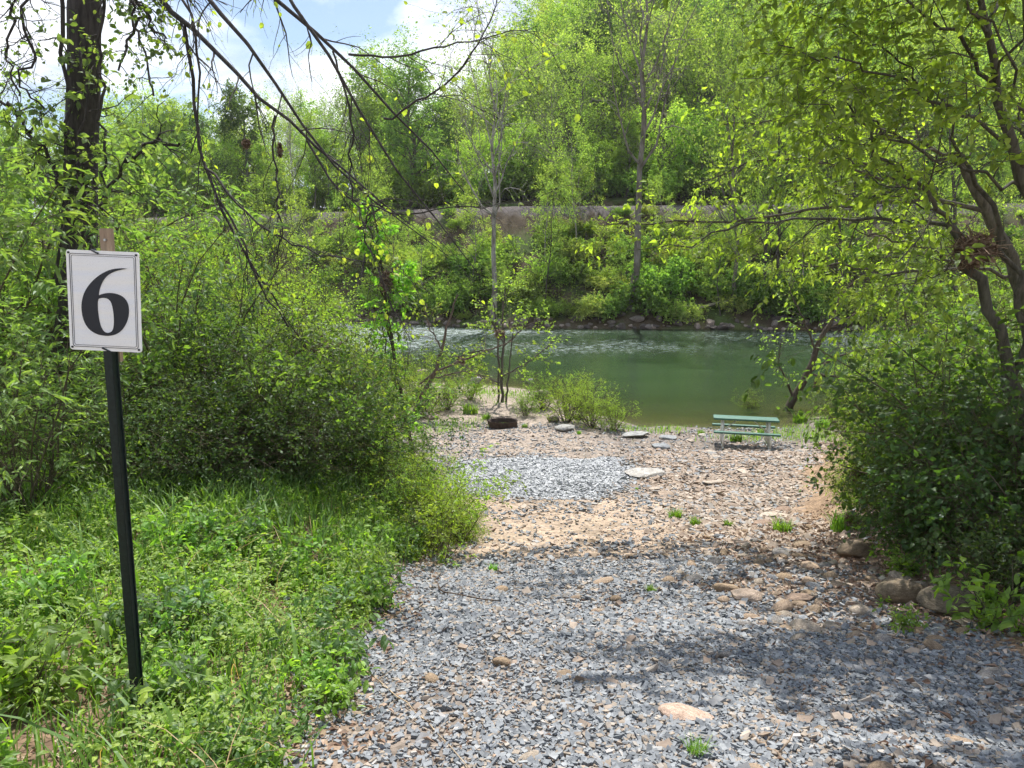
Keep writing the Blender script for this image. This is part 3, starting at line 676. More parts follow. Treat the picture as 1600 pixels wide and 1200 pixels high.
out6 = [(607, 393), (560, 390), (490, 400), (430, 425), (370, 465), (310, 525), (270, 590), (250, 660), (248, 720), (258, 790), (285, 850), (325, 890), (375, 913), (430, 921), (480, 918), (530, 900), (570, 865), (600, 815), (617, 760), (620, 700), (610, 655), (585, 618), (545, 595), (500, 585), (460, 584), (420, 592), (384, 606), (388, 570), (400, 530), (425, 480), (465, 440), (510, 417), (560, 402)]
hole6 = [(378, 635), (400, 627), (430, 624), (460, 632), (480, 655), (492, 695), (500, 750), (503, 800), (500, 850), (490, 880), (470, 893), (445, 897), (420, 885), (400, 850), (387, 800), (378, 740), (375, 680)]
def norm6(L, it=2, keep=()):
    P = [np.array(((x-(127+28*(y-258)/784))/566-.5, .5-(y-(265+.0*x))/775)) for x, y in L]
    for _ in range(it):       # Chaikin smoothing, sharp corners kept
        Q = []; kk = []; n = len(P)
        for i in range(n):
            a, b = P[i], P[(i+1) % n]
            if i in keep: Q.append(a); kk.append(len(Q)-1)
            else: Q.append(.75*a+.25*b)
            if (i+1) % n not in keep: Q.append(.25*a+.75*b)
            elif i in keep: pass
        P = Q; keep = tuple(kk)
    return [(p[0]*pw, p[1]*phh) for p in P]
plate_solid([norm6(out6, 2, (0, 26)), norm6(hole6, 2, ())], -.0145, -.0128, 'numeral', black, pl, (rx, zc))
for sx in (-1, 1):
    for sz in (-1, 1):
        bx_, bz_ = sx*(pw/2-.011), sz*(phh/2-.011); bx_, bz_ = bx_*math.cos(ROLL)+bz_*math.sin(ROLL), bz_*math.cos(ROLL)-bx_*math.sin(ROLL)
        b = MB(); b.tube([(rx+bx_, -.0165, zc+bz_), (rx+bx_, -.0118, zc+bz_)], .0042, 10); b.build('bolt', black, pl)
b = MB(); b.tube([(-.035, .03, z1+.006), (-.028, -.012, z1+.004), (-.008, -.017, z1-.006), (.002, -.016, z1-.010)], .0035, 6); b.build('cable_tie', black, root)
b = MB(); b.tube([(-.012, -.017, z0+.013), (.004, -.018, z0+.006), (.018, -.012, z0-.003), (.03, .03, z0-.004)], .0035, 6); b.build('cable_tie', black, root)

# ------------------------------------------------------------------ picnic table
tp = gnd(1168, 699)
root = empty('picnic_table', (tp[0], tp[1]+.3, float(H(tp[0], tp[1]+.3))), R_(-13)); tag(root, 'teal green picnic table with pale metal frame on the river shore', 'picnic table')
root.rotation_euler = (R_(-2.8), R_(.5), R_(-13))
tealm = mat_plain('teal_planks', (.030, .125, .088), .5, 0, 14, .22, .15); frm = mat_plain('frame_paint', (.72, .71, .66), .5, .2, 18, .15, .1)
def planks(name, y0, y1, z, n, mat):
    b = MB(); w = (y1-y0)/n
    for k in range(n): b.box((0, y0+w*(k+.5), z), (1.75, w-.012, .05))
    o = b.build(name, mat, root); bev(o, .006); return o
def bev(o, w, seg=2):
    m = o.modifiers.new('bevel', 'BEVEL'); m.width = w; m.segments = seg; m.limit_method = 'ANGLE'
planks('tabletop', -.35, .35, .755, 5, tealm); planks('bench', -.82, -.60, .44, 2, tealm); planks('bench', .60, .82, .44, 2, tealm)
for sx in (-.62, .62):
    b = MB(); T = lambda p, r=.024: b.tube(resample(p, 14), r, 8)
    for sy in (-.26, .26): b.tube([(sx, sy, .0), (sx, sy, .73)], .036, 8)
    for sy in (-1, 1):
        b.tube([(sx, sy*.66, .03), (sx, sy*.66, .415)], .022, 8); b.tube([(sx, sy*.80, .03), (sx, sy*.80, .415)], .022, 8)
    b.tube([(sx, -.88, .025), (sx, .88, .025)], .024, 8); b.tube([(sx, -.84, .405), (sx, .84, .405)], .018, 8); b.tube([(sx, -.27, .722), (sx, .27, .722)], .018, 8)
    b.build('end_frame', frm, root, True)
    b = MB(); s = -1 if sx > 0 else 1; b.tube([(sx+s*.03, 0, .40), (sx+s*.42, 0, .725)], .015, 8); b.build('brace', frm, root, True)

# ------------------------------------------------------------------ fire ring
fp = gnd(786, 670)
root = empty('fire_ring', (fp[0], fp[1]+.42, float(H(fp[0], fp[1]+.42))), .3); tag(root, 'rusty dark steel fire ring with a grate at the back on pale gravel', 'fire ring')
rust = mat_plain('rusty_steel', (.075, .052, .042), .8, .3, 12, .45, .4)
n = 48; a = np.arange(n)*2*PI/n; r0, r1 = .46, .435
prof = [(r0, -.03), (r0, .20), (r0+.03, .222), (r0+.026, .228), (r1, .205), (r1, -.03)]
V = np.array([(r*math.cos(t), r*math.sin(t), z) for r, z in prof for t in a]); q = []
for j in range(5):
    for k in range(n): q.append((j*n+k, j*n+(k+1) % n, (j+1)*n+(k+1) % n, (j+1)*n+k))
MB().add(V, q).build('ring', rust, root, True)
b = MB()
for k in range(9): b.tube([(-.30+.075*k, .16, .235), (-.30+.075*k, .40, .26)], .007, 6)
b.tube([(-.33, .16, .235), (.33, .16, .235)], .01, 6); b.tube([(-.33, .40, .26), (.33, .40, .26)], .01, 6); b.build('grate', rust, root)
b = MB(); b.tube([(-.47, .1, .24), (-.33, .1, .24)], .012, 6); b.box((-.47, .1, .17), (.03, .06, .16)); b.build('grate_hinge', rust, root)

# ------------------------------------------------------------------ trees traced limb by limb
def traced_tree(name, label, base, trunk, limbs, seed, n2, l2, n3, l3, leaves, lL, lW, lcol, bcol, group=None, cat='tree', ang=45, grav=.05, full=True, mat='leaf', wob=.02, t0=.1, wander=.18, up=.6, droop=.3, S=10, azup=0, n4=0, l4=.2, crown='crown', leafmask=None, thin=1.0, tthin=None):
    rng = np.random.default_rng(seed); base = np.array(base, float); root = empty(name, base); tag(root, label, cat, group)
    mb = MB(); tr = [trace(t, 18, rng, wob, tthin or .5+.5*thin) for t in trunk]
    for P, r in tr:
        V, f = tubes(P-base, r, S+4); mb.add(V, f)
    mb.build('trunk', M['bark'], root, True, bcol)
    L = [trace(t, 16, rng, wob, thin) for t in limbs]
    for P, r in L:
        b = MB(); V, f = tubes(P-base, r, S); b.add(V, f); b.build('limb', M['bark'], root, True, bcol)
    P = np.concatenate([resample(p[0], 16)[None] for p, r in L]); r = np.stack([q[0] for p, q in L])
    A2, B2 = grow(rng, P, r, n2, t0, 1, l2, ang, 7, wander, grav, .5, .3, lambda t: 1.2-.5*t, azup=azup)
    A3, B3 = grow(rng, A2, B2, n3, .15, 1, l3, ang, 5, wander, grav, .6, .4, azup=azup)
    b = MB(); V, f = tubes(A2-base, np.maximum(B2, .0025), 4); b.add(V, f); V, f = tubes(A3-base, np.maximum(B3, .0015), 3); b.add(V, f)
    src = A3
    if n4:
        A4, B4 = grow(rng, A3, B3, n4, .15, 1, l4, ang, 4, wander, grav, .6, .4); V, f = tubes(A4-base, np.maximum(B4, .0013), 3); b.add(V, f); src = A4
    b.build('twigs', M['bark'], root, True, tuple(np.array(bcol)*1.15))
    if leaves:
        p, d, N = twig_leaves(rng, src, leaves, up=up, droop=droop)
        if leafmask is not None: k = leafmask(p, rng); p, d, N = p[k], d[k], N[k]
        Ls = lL*rng.uniform(.5, 1.25, len(p)); V, fs = leafmesh(p-base, d, N, Ls, Ls*lW, full); MB().add(V, *fs).build(crown, M[mat], root, False, lcol)
    return root
BK = (.055, .048, .044); GB = (.13, .115, .095)
q = gnd(118, 640, 8); Yt = 10.4; bz = at(118, 645, Yt)
traced_tree('vine_clad_tree', 'big dark straight trunk behind the sign with long drooping bare limbs', (bz[0], Yt, float(H(bz[0], Yt))-.1),
    [[(112, 700, Yt, 150), (108, 640, Yt, 120), (112, 580, Yt, 82), (122, 500, Yt, 66), (126, 400, Yt, 60), (130, 200, Yt, 57), (133, 0, Yt, 57), (140, -300, Yt, 50), (150, -700, Yt, 36)],
     [(70, 690, Yt-.2, 40), (78, 610, Yt-.1, 34), (95, 560, Yt, 30), (112, 500, Yt, 20)]],
    [[(140, -230, Yt, 24), (200, -60, 10, 17), (248, 0, 9.6, 13), (290, 45, 9.4, 12), (330, 65, 9.2, 11), (365, 100, 9, 10), (395, 145, 8.8, 9), (430, 180, 8.7, 8), (475, 215, 8.6, 7), (520, 250, 8.5, 6), (570, 290, 8.4, 5), (640, 350, 8.3, 3)],
     [(288, 42, 9.4, 9), (292, 75, 9.4, 9), (302, 115, 9.4, 8), (303, 150, 9.4, 8), (300, 200, 9.4, 8), (305, 225, 9.3, 8), (325, 270, 9.2, 7), (340, 310, 9.1, 7), (360, 370, 9, 6), (395, 420, 9, 5), (440, 480, 9, 4), (490, 560, 9, 2)],
     [(140, -300, Yt, 20), (260, -90, 9.2, 14), (325, 0, 8.6, 11), (355, 30, 8.5, 10), (395, 75, 8.4, 9), (420, 105, 8.4, 8), (440, 140, 8.4, 7), (460, 185, 8.4, 7), (480, 220, 8.4, 6), (520, 265, 8.4, 5), (600, 330, 8.4, 4), (700, 400, 8.4, 2)],
     [(140, -420, Yt, 22), (330, -110, 8.8, 13), (430, 0, 8.0, 10), (470, 45, 7.9, 9), (520, 75, 7.8, 8), (556, 101, 7.8, 7), (579, 131, 7.8, 7), (616, 176, 7.8, 6), (650, 210, 7.8, 5), (687, 232, 7.8, 4), (725, 300, 7.8, 3)],
     [(140, -500, Yt, 20), (360, -180, 8.6, 12), (450, 0, 7.6, 9), (500, 50, 7.5, 8), (530, 120, 7.5, 7), (560, 180, 7.5, 6), (590, 230, 7.5, 6), (650, 290, 7.5, 5), (690, 360, 7.5, 4), (745, 425, 7.5, 2)],
     [(545, 85, 7.7, 6), (590, 90, 7.6, 5), (640, 85, 7.5, 5), (700, 72, 7.4, 4), (760, 55, 7.4, 3), (840, 40, 7.4, 1.5)],
     [(600, 185, 7.8, 6), (640, 172, 7.7, 5), (680, 145, 7.6, 5), (720, 110, 7.5, 4), (745, 70, 7.5, 4), (770, 20, 7.5, 3), (785, -30, 7.5, 2)],
     [(320, 262, 9.2, 6), (350, 290, 9, 6), (380, 330, 8.9, 5), (420, 360, 8.8, 5), (460, 385, 8.7, 4), (520, 400, 8.6, 4), (590, 412, 8.5, 2)],
     [(480, 220, 8.4, 6), (510, 280, 8.3, 5), (540, 310, 8.2, 5), (590, 330, 8.1, 4), (640, 330, 8, 4), (720, 325, 8, 3), (780, 318, 8, 2)],
     [(430, 180, 8.7, 5), (425, 230, 8.7, 5), (430, 300, 8.7, 4), (440, 360, 8.7, 4), (430, 430, 8.7, 2)],
     [(520, 80, 7.8, 5), (555, 200, 7.8, 5), (545, 270, 7.8, 4), (555, 330, 7.8, 5), (562, 345, 7.8, 3)],
     [(200, -60, 10, 12), (270, -40, 9.5, 8), (300, 20, 9, 6), (310, 80, 9, 6), (316, 130, 9, 5), (310, 180, 9, 4), (298, 240, 9, 3)],
     [(340, 310, 9.1, 6), (375, 360, 9, 5), (400, 430, 9, 5), (430, 490, 9, 4), (480, 540, 9, 3), (520, 590, 9, 2)],
     [(600, 320, 8.4, 5), (560, 350, 8.6, 4), (590, 420, 8.6, 4), (610, 480, 8.6, 3), (640, 530, 8.6, 2)]],
    31, 11, .8, 5, .34, 2, .07, .8, (.20, .27, .035), BK, grav=.14, t0=.2, ang=34, wob=.015, thin=.62, leafmask=lambda p, r: (r.random(len(p)) < .16+.25*(fbm(p[:, 0], p[:, 2], 1.4, 5, 2) > .35)))
# vines hanging round the left trunk
def vine(label, pts, seed, leaves, col, lL=.07, n=8, l=.35, cat='vine', wob=.03, name='hanging_vine', group=None):
    rng = np.random.default_rng(seed); root = empty(name, at(*pts[0][:3])); b0 = np.array(root.location); tag(root, label, cat, group)
    P, r = trace(pts, 20, rng, wob); A, B = grow(rng, P, r, n, .05, 1, l, 55, 6, .3, .06, .5, .4); A2, B2 = grow(rng, A, B, 3, .1, 1, l*.6, 50, 5, .3, .06, .7, .4)
    b = MB()
    for a_, r_, s in ((P, r, 6), (A, B, 4), (A2, np.maximum(B2, .0015), 3)): V, f = tubes(a_-b0, r_, s); b.add(V, f)
    b.build('stem', M['bark'], root, True, BK)
    if leaves:
        p, d, N = twig_leaves(rng, A2, leaves, up=.5); Ls = lL*rng.uniform(.5, 1.2, len(p)); V, fs = leafmesh(p-b0, d, N, Ls, Ls*.7, True)
        MB().add(V, *fs).build('leaves', M['leaf'], root, False, col)
    return root
vine('thin vine hanging just left of the big dark trunk', [(98, -60, 9.8, 6), (100, 60, 9.8, 6), (104, 160, 9.8, 5), (98, 300, 9.8, 5), (92, 460, 9.8, 5), (95, 600, 9.8, 4)], 41, 1, (.10, .16, .04))
vine('leafy vine hanging from the top right side of the big dark trunk', [(150, -60, 9.9, 6), (190, -10, 9.8, 5), (230, 15, 9.7, 5), (200, 60, 9.7, 4), (185, 110, 9.7, 3)], 42, 5, (.07, .12, .03), n=14)
vine('tangled bare vine in the sky left of the big dark trunk', [(60, -60, 9.6, 4), (30, 20, 9.5, 4), (60, 80, 9.5, 4), (20, 130, 9.5, 3), (70, 170, 9.5, 3)], 43, 1, (.09, .14, .04), n=16, l=.6)
vine('bare vine strands hanging between the big trunk and the drooping limbs', [(190, -60, 9.6, 4), (210, 20, 9.5, 4), (222, 80, 9.5, 3), (240, 150, 9.5, 3)], 44, 1, (.09, .14, .04), n=12, l=.5)
vine('thin leafless vine clinging to the right side of the big dark trunk', [(160, -60, 9.9, 5), (158, 100, 9.9, 5), (163, 220, 9.9, 4), (158, 330, 9.9, 4)], 45, 1, (.09, .14, .04), n=10, l=.3)

vine('leafy vine wrapping the front of the big dark trunk above the sign', [(112, 420, 9.9, 6), (140, 330, 9.8, 6), (115, 240, 9.8, 5), (142, 150, 9.8, 5), (125, 80, 9.8, 4)], 46, 7, (.11, .17, .06), n=22, l=.6, lL=.10)
vine('leafy vine spreading left from the big dark trunk', [(110, 300, 9.8, 6), (70, 240, 9.7, 5), (30, 180, 9.6, 5), (-10, 150, 9.6, 4)], 47, 7, (.13, .20, .07), n=16, l=.6, lL=.11)
vine('leafy vine spreading right from the big dark trunk toward the drooping limbs', [(150, 330, 9.8, 6), (190, 260, 9.6, 5), (235, 220, 9.5, 5), (280, 225, 9.4, 4)], 48, 7, (.13, .20, .07), n=16, l=.5, lL=.10)
vine('fine leafy vine hanging in the sky at the far upper left', [(10, -60, 9.6, 4), (20, 20, 9.5, 4), (5, 90, 9.5, 3), (30, 150, 9.5, 3)], 49, 4, (.10, .16, .05), n=16, l=.5, lL=.06)
vine('leaf tufts hanging at the top edge between trunk and drooping limbs', [(230, -60, 9.4, 4), (215, 0, 9.4, 4), (235, 40, 9.4, 3), (260, 60, 9.4, 3)], 50, 5, (.09, .15, .04), n=14, l=.4, lL=.07)
# right hand leaning tree
LR = (.125, .205, .030)
Yr = 7.2; bp_ = at(1612, 800, Yr)
def rmask(p, r): return r.random(len(p)) < .92
traced_tree('leaning_tree', 'leaning forked tree at the right with a long limb arching over the path', (bp_[0], Yr, float(H(bp_[0], Yr))-.1),
    [[(1640, 900, Yr, 60), (1612, 760, Yr, 50), (1592, 640, Yr, 40), (1575, 550, Yr, 32), (1540, 460, Yr, 30), (1508, 400, Yr, 30), (1484, 352, Yr, 24)],
     [(1592, 640, Yr, 24), (1598, 520, Yr, 20), (1600, 450, Yr-.1, 17), (1574, 386, 7.1, 15), (1544, 322, 7.1, 14), (1517, 270, 7, 12), (1487, 217, 6.9, 9)],
     [(1620, 760, Yr, 30), (1660, 500, 7, 34), (1625, 350, 6.8, 36), (1600, 280, 6.8, 34), (1577, 215, 6.8, 28), (1555, 131, 6.7, 24), (1540, 50, 6.6, 18), (1528, -40, 6.6, 14), (1500, -250, 6.5, 10)]],
    [[(1484, 352, Yr, 16), (1420, 342, 7.6, 12), (1340, 340, 8.2, 10), (1240, 342, 8.8, 8), (1160, 352, 9.4, 7), (1090, 372, 9.8, 6), (1030, 388, 10, 4), (980, 392, 10.1, 2)],
     [(1487, 356, Yr, 17), (1465, 326, 7.1, 15), (1427, 289, 7, 13), (1390, 259, 6.9, 11), (1360, 221, 6.9, 9), (1330, 176, 6.8, 7), (1280, 110, 6.8, 4)],
     [(1487, 217, 6.9, 9), (1450, 150, 6.8, 7), (1400, 90, 6.7, 6), (1330, 40, 6.6, 4), (1250, 10, 6.6, 2)],
     [(1577, 225, 6.8, 14), (1500, 170, 6.6, 10), (1400, 130, 6.5, 8), (1300, 90, 6.4, 6), (1215, 70, 6.4, 3)],
     [(1600, 292, 6.8, 12), (1500, 255, 6.6, 9), (1400, 215, 6.5, 7), (1310, 175, 6.4, 5), (1235, 150, 6.4, 2)],
     [(1555, 131, 6.7, 14), (1500, 60, 6.6, 11), (1420, 10, 6.5, 9), (1330, -20, 6.5, 7), (1230, -25, 6.4, 3)],
     [(1540, 50, 6.6, 12), (1480, -40, 6.5, 10), (1400, -100, 6.5, 7), (1300, -120, 6.4, 5), (1180, -110, 6.4, 2)],
     [(1517, 270, 7, 8), (1440, 235, 7.3, 6), (1370, 195, 7.6, 5), (1290, 165, 7.8, 3)],
     [(1465, 326, 7.1, 7), (1400, 300, 7.4, 5), (1330, 250, 7.7, 4), (1250, 215, 7.9, 2)],
     [(1625, 350, 6.8, 14), (1600, 200, 6.2, 10), (1560, 60, 6, 8), (1500, -50, 5.8, 5)],
     [(1574, 386, 7.1, 8), (1500, 400, 7.3, 5), (1450, 430, 7.4, 4), (1380, 450, 7.5, 2)],
     [(1528, -40, 6.6, 12), (1420, -200, 5.6, 9), (1300, -260, 5.0, 6), (1150, -300, 4.6, 3)],  # limbs from here down added above the frame to shade the path
     [(1528, -40, 6.6, 14), (1400, -230, 9, 11), (1250, -290, 10, 9), (1060, -290, 10.6, 6), (880, -280, 10.8, 3)],
     [(1400, -230, 9, 9), (1250, -330, 8.6, 7), (1100, -330, 8.6, 5), (950, -330, 8.6, 3)],
     [(1528, -40, 6.6, 12), (1400, -230, 7.2, 9), (1250, -230, 7.4, 6), (1050, -250, 7.6, 3)],
     [(1528, -40, 6.6, 12), (1560, -200, 7.4, 9), (1450, -260, 8, 6), (1280, -280, 8.2, 3)],
     [(1540, 50, 6.6, 12), (1600, -150, 7.6, 9), (1560, -260, 8.6, 6), (1430, -330, 9, 3)],
     [(1528, -40, 6.6, 12), (1400, -330, 7.6, 9), (1220, -380, 8.2, 6), (1020, -360, 8.6, 3)],
     [(1528, -40, 6.6, 12), (1620, -330, 6.4, 9), (1560, -430, 6.8, 6), (1400, -480, 7, 3)],
     [(1528, -40, 6.6, 12), (1450, -300, 8, 9), (1330, -380, 9, 6), (1180, -400, 9.6, 3)],
     [(1528, -40, 6.6, 12), (1500, -330, 7, 9), (1380, -450, 7.4, 6), (1150, -480, 7.6, 3)],
     [(1528, -40, 6.6, 12), (1500, -300, 5.2, 9), (1450, -500, 4.5, 6), (1300, -700, 4.0, 3)],
     [(1555, 131, 6.7, 10), (1640, -100, 5.6, 8), (1680, -350, 4.8, 6), (1600, -700, 4.2, 3)]],
    51, 12, .8, 6, .36, 9, .085, .5, LR, (.085, .08, .06), grav=.03, ang=48, t0=.12, droop=.45, wob=.03, leafmask=rmask, thin=.47, tthin=.54)
def wp(x, y, z, w):
    q_ = (z-CAM[2])/y; cy_ = (q_*math.cos(PITCH)+math.sin(PITCH))/(math.cos(PITCH)-q_*math.sin(PITCH)); cx_ = x/y*(math.cos(PITCH)+cy_*math.sin(PITCH))
    return (800+F*cx_, 600-F*cy_, y, w)
tb = (7.2, 8.0)  # foot of a tree added out of view to shade the path
traced_tree('unseen_shade_tree', 'unseen high leafy crown added above the right top edge to shade the path', (tb[0], tb[1], float(H(*tb))-.1),
    [[wp(7.2, 8, float(H(*tb))-.2, 50), wp(7.3, 8, 5, 40), wp(7.1, 8.1, 7.5, 34), wp(6.6, 8.2, 9.6, 26), wp(6.2, 8.4, 11.5, 14)]],
    [[wp(7.1, 8.1, 7.8, 18), wp(5.5, 7.6, 9.2, 13), wp(4.0, 7.2, 9.6, 9), wp(2.4, 6.8, 9.7, 4)], [wp(6.8, 8.1, 9, 18), wp(5.4, 9.3, 10, 13), wp(3.6, 10.6, 10.4, 9), wp(1.2, 11.4, 10.6, 4)],
     [wp(6.8, 8.1, 9, 18), wp(5.6, 7, 9.6, 13), wp(4.2, 6.0, 9.2, 9), wp(2.2, 5.6, 9.2, 4)], [wp(6.4, 8.3, 10.2, 16), wp(4.8, 8.4, 10.6, 12), wp(3.0, 8.3, 10.6, 8), wp(1.4, 8.0, 10.4, 4)],
     [wp(6.6, 8.2, 9.6, 14), wp(6.0, 9.8, 10.4, 11), wp(5.0, 11.2, 10.8, 8), wp(3.4, 12.2, 11, 4)], [wp(6.8, 8.1, 8.8, 14), wp(6.4, 6.8, 9.2, 11), wp(5.6, 5.6, 9.0, 8), wp(4.0, 4.8, 8.8, 4)], [wp(6.6, 8.2, 9.6, 12), wp(6.6, 10.4, 10.2, 9), wp(6.4, 12.2, 10.8, 5)], [wp(6.9, 8.2, 8.6, 14), wp(6.2, 10.2, 9.4, 10), wp(5.0, 11.6, 9.9, 7), wp(4.2, 12.6, 10.2, 4)], [wp(6.6, 8.2, 9.6, 14), wp(5.4, 11.6, 10.3, 10), wp(3.4, 12.9, 10.4, 7), wp(1.0, 13.3, 10.5, 3)], [wp(6.7, 8.2, 9.3, 14), wp(5.0, 10.6, 10, 10), wp(2.8, 11.7, 10.1, 7), wp(.6, 12.0, 10.2, 3)], [wp(6.9, 8.1, 8.4, 14), wp(7.2, 10.2, 8.8, 10), wp(7.6, 12, 9.6, 6)], [wp(7.0, 8.1, 8, 12), wp(6.0, 8.8, 8.8, 9), wp(4.8, 9.6, 9.2, 6)]],
    58, 12, .9, 6, .42, 11, .125, .6, LR, (.085, .08, .06), grav=-.02, ang=52, t0=.25, full=False, droop=.3, thin=.8, leafmask=lambda p, r: (clump(p, 1.9, 3) > r.uniform(-.6, -.15, len(p))) & (p[:, 2] > 5.3+.325*p[:, 1]-.1))
# leafy boughs rising from the arch (brighter leaves further out)
traced_tree('box_elder_tree', 'slender yellow green leafed tree spreading above the arching limb in mid picture right', (at(1640, 620, 11)[0], 11, float(H(at(1640, 620, 11)[0], 11))-.1),
    [[(1650, 720, 11, 34), (1620, 560, 11, 26), (1590, 430, 11, 22), (1540, 330, 11, 18), (1500, 240, 11, 12)]],
    [[(1540, 330, 11, 10), (1440, 310, 11, 8), (1340, 320, 11, 6), (1220, 335, 11, 5), (1120, 350, 11, 4), (1030, 345, 11, 3), (940, 352, 11, 2)],
     [(1440, 310, 11, 6), (1360, 270, 11, 5), (1250, 250, 11, 4), (1150, 255, 11, 3), (1080, 290, 11, 2)],
     [(1360, 270, 11, 5), (1290, 210, 11, 4), (1210, 190, 11, 3), (1130, 195, 11, 2)],
     [(1500, 240, 11, 7), (1420, 220, 11, 6), (1360, 200, 11, 4), (1300, 190, 11, 2)],
     [(1590, 430, 11, 8), (1500, 420, 11, 6), (1400, 430, 11, 5), (1310, 410, 11, 4), (1210, 425, 11, 2)],
     [(1500, 420, 11, 6), (1440, 380, 11, 5), (1380, 370, 11, 4), (1320, 350, 11, 2)]],
    52, 13, .7, 6, .3, 6, .085, .5, (.20, .28, .035), (.09, .08, .06), grav=.02, ang=50, t0=.15, droop=.5, wob=.03, leafmask=lambda p, r: r.random(len(p)) < .85, thin=.8)
# shore trees
b_ = gnd(1232, 642)
traced_tree('leaning_shore_tree', 'small dark leaning tree with pale green leaves at the water edge behind the picnic table', b_,
    [[(1226, 650, b_[1], 20), (1240, 622, b_[1], 17), (1262, 585, b_[1], 15), (1275, 550, b_[1], 13), (1290, 515, b_[1], 10), (1310, 480, b_[1], 6)]],
    [[(1240, 622, b_[1], 8), (1225, 590, b_[1], 5), (1215, 560, b_[1], 3), (1222, 530, b_[1], 2)], [(1262, 585, b_[1], 7), (1300, 560, b_[1]+.5, 5), (1350, 545, b_[1]+.6, 4), (1390, 540, b_[1]+.6, 2)],
     [(1290, 515, b_[1], 7), (1340, 490, b_[1], 5), (1380, 470, b_[1], 4), (1410, 440, b_[1], 2)], [(1275, 550, b_[1], 6), (1262, 510, b_[1], 4), (1240, 470, b_[1], 3), (1225, 420, b_[1], 2)],
     [(1310, 480, b_[1], 6), (1312, 440, b_[1], 4), (1290, 400, b_[1], 3)], [(1262, 585, b_[1], 6), (1320, 590, b_[1]-.6, 4), (1360, 600, b_[1]-.6, 2)]],
    53, 8, 1.1, 5, .5, 6, .14, .6, (.14, .21, .04), (.09, .07, .05), grav=.02, full=False, droop=.4, thin=.6, tthin=.7, leafmask=lambda p, r: r.random(len(p)) < .7)
b_ = gnd(784, 628)
traced_tree('riverside_tree', 'slim several stemmed young tree on the shore behind the fire ring', b_,
    [[(786, 640, b_[1], 9), (783, 590, b_[1], 7), (788, 540, b_[1], 6), (785, 490, b_[1], 4), (790, 450, b_[1], 3)], [(778, 635, b_[1], 6), (780, 570, b_[1], 5), (776, 510, b_[1], 4), (770, 470, b_[1], 3)], [(790, 632, b_[1], 6), (796, 580, b_[1], 4), (800, 530, b_[1], 3), (806, 500, b_[1], 2)]],
    [[(783, 590, b_[1], 4), (810, 575, b_[1], 3), (840, 555, b_[1], 3), (868, 530, b_[1], 2)], [(783, 560, b_[1], 4), (750, 545, b_[1], 3), (720, 555, b_[1], 3), (690, 562, b_[1], 2)], [(788, 540, b_[1], 3), (770, 505, b_[1], 3), (760, 480, b_[1], 2)],
     [(788, 540, b_[1], 3), (820, 510, b_[1], 3), (845, 500, b_[1], 2)], [(783, 600, b_[1], 4), (760, 590, b_[1], 3), (735, 570, b_[1], 2)], [(785, 490, b_[1], 3), (790, 460, b_[1], 2), (800, 440, b_[1], 1.5)]],
    54, 8, .9, 5, .4, 7, .13, .65, (.15, .21, .04), (.10, .085, .07), grav=.02, full=False, droop=.3, thin=.7, tthin=.62, leafmask=lambda p, r: r.random(len(p)) < .85)
b_ = gnd(640, 655)
traced_tree('drooping_shore_tree', 'dead branched tree leaning over the water left of the riverside tree', b_,
    [[(640, 670, b_[1], 10), (655, 620, b_[1], 9), (680, 590, b_[1], 8), (690, 545, b_[1], 6), (700, 500, b_[1], 4), (715, 460, b_[1], 3)]],
    [[(655, 600, b_[1], 6), (690, 575, b_[1], 6), (730, 560, b_[1], 5), (770, 545, b_[1], 4), (800, 532, b_[1], 2)], [(690, 545, b_[1], 4), (670, 510, b_[1], 3), (660, 470, b_[1], 2)], [(680, 590, b_[1], 4), (720, 580, b_[1], 3), (760, 590, b_[1], 2)]],
    55, 8, 1.0, 4, .45, 5, .13, .6, (.14, .20, .04), (.12, .09, .07), grav=.03, full=False, thin=.6, leafmask=lambda p, r: r.random(len(p)) < .65)
b_ = gnd(632, 720, 9); Ys = 12.5
traced_tree('vine_covered_sapling', 'thin sapling wrapped in bright green leaves rising from the left bushes beside the river view', (at(648, 720, Ys)[0], Ys, float(H(at(648, 720, Ys)[0], Ys))),
    [[(650, 760, Ys, 7), (640, 690, Ys, 6), (628, 620, Ys, 5), (615, 560, Ys, 5), (602, 480, Ys, 4), (596, 410, Ys, 3), (585, 340, Ys, 2), (578, 300, Ys, 2)]],
    [[(628, 620, Ys, 3), (612, 580, Ys, 3), (600, 540, Ys, 2), (598, 500, Ys, 2)], [(615, 560, Ys, 3), (600, 480, Ys, 3), (592, 420, Ys, 2), (590, 360, Ys, 2)], [(600, 480, Ys, 3), (620, 450, Ys, 2), (630, 420, Ys, 1)], [(600, 420, Ys, 2), (580, 370, Ys, 2), (575, 320, Ys, 1)], [(640, 690, Ys, 3), (625, 650, Ys, 2), (605, 620, Ys, 2)]],
    56, 16, .28, 4, .15, 8, .085, .65, (.13, .24, .03), (.07, .06, .04), grav=.02, full=True, leafmask=lambda p, r: r.random(len(p)) < .8)

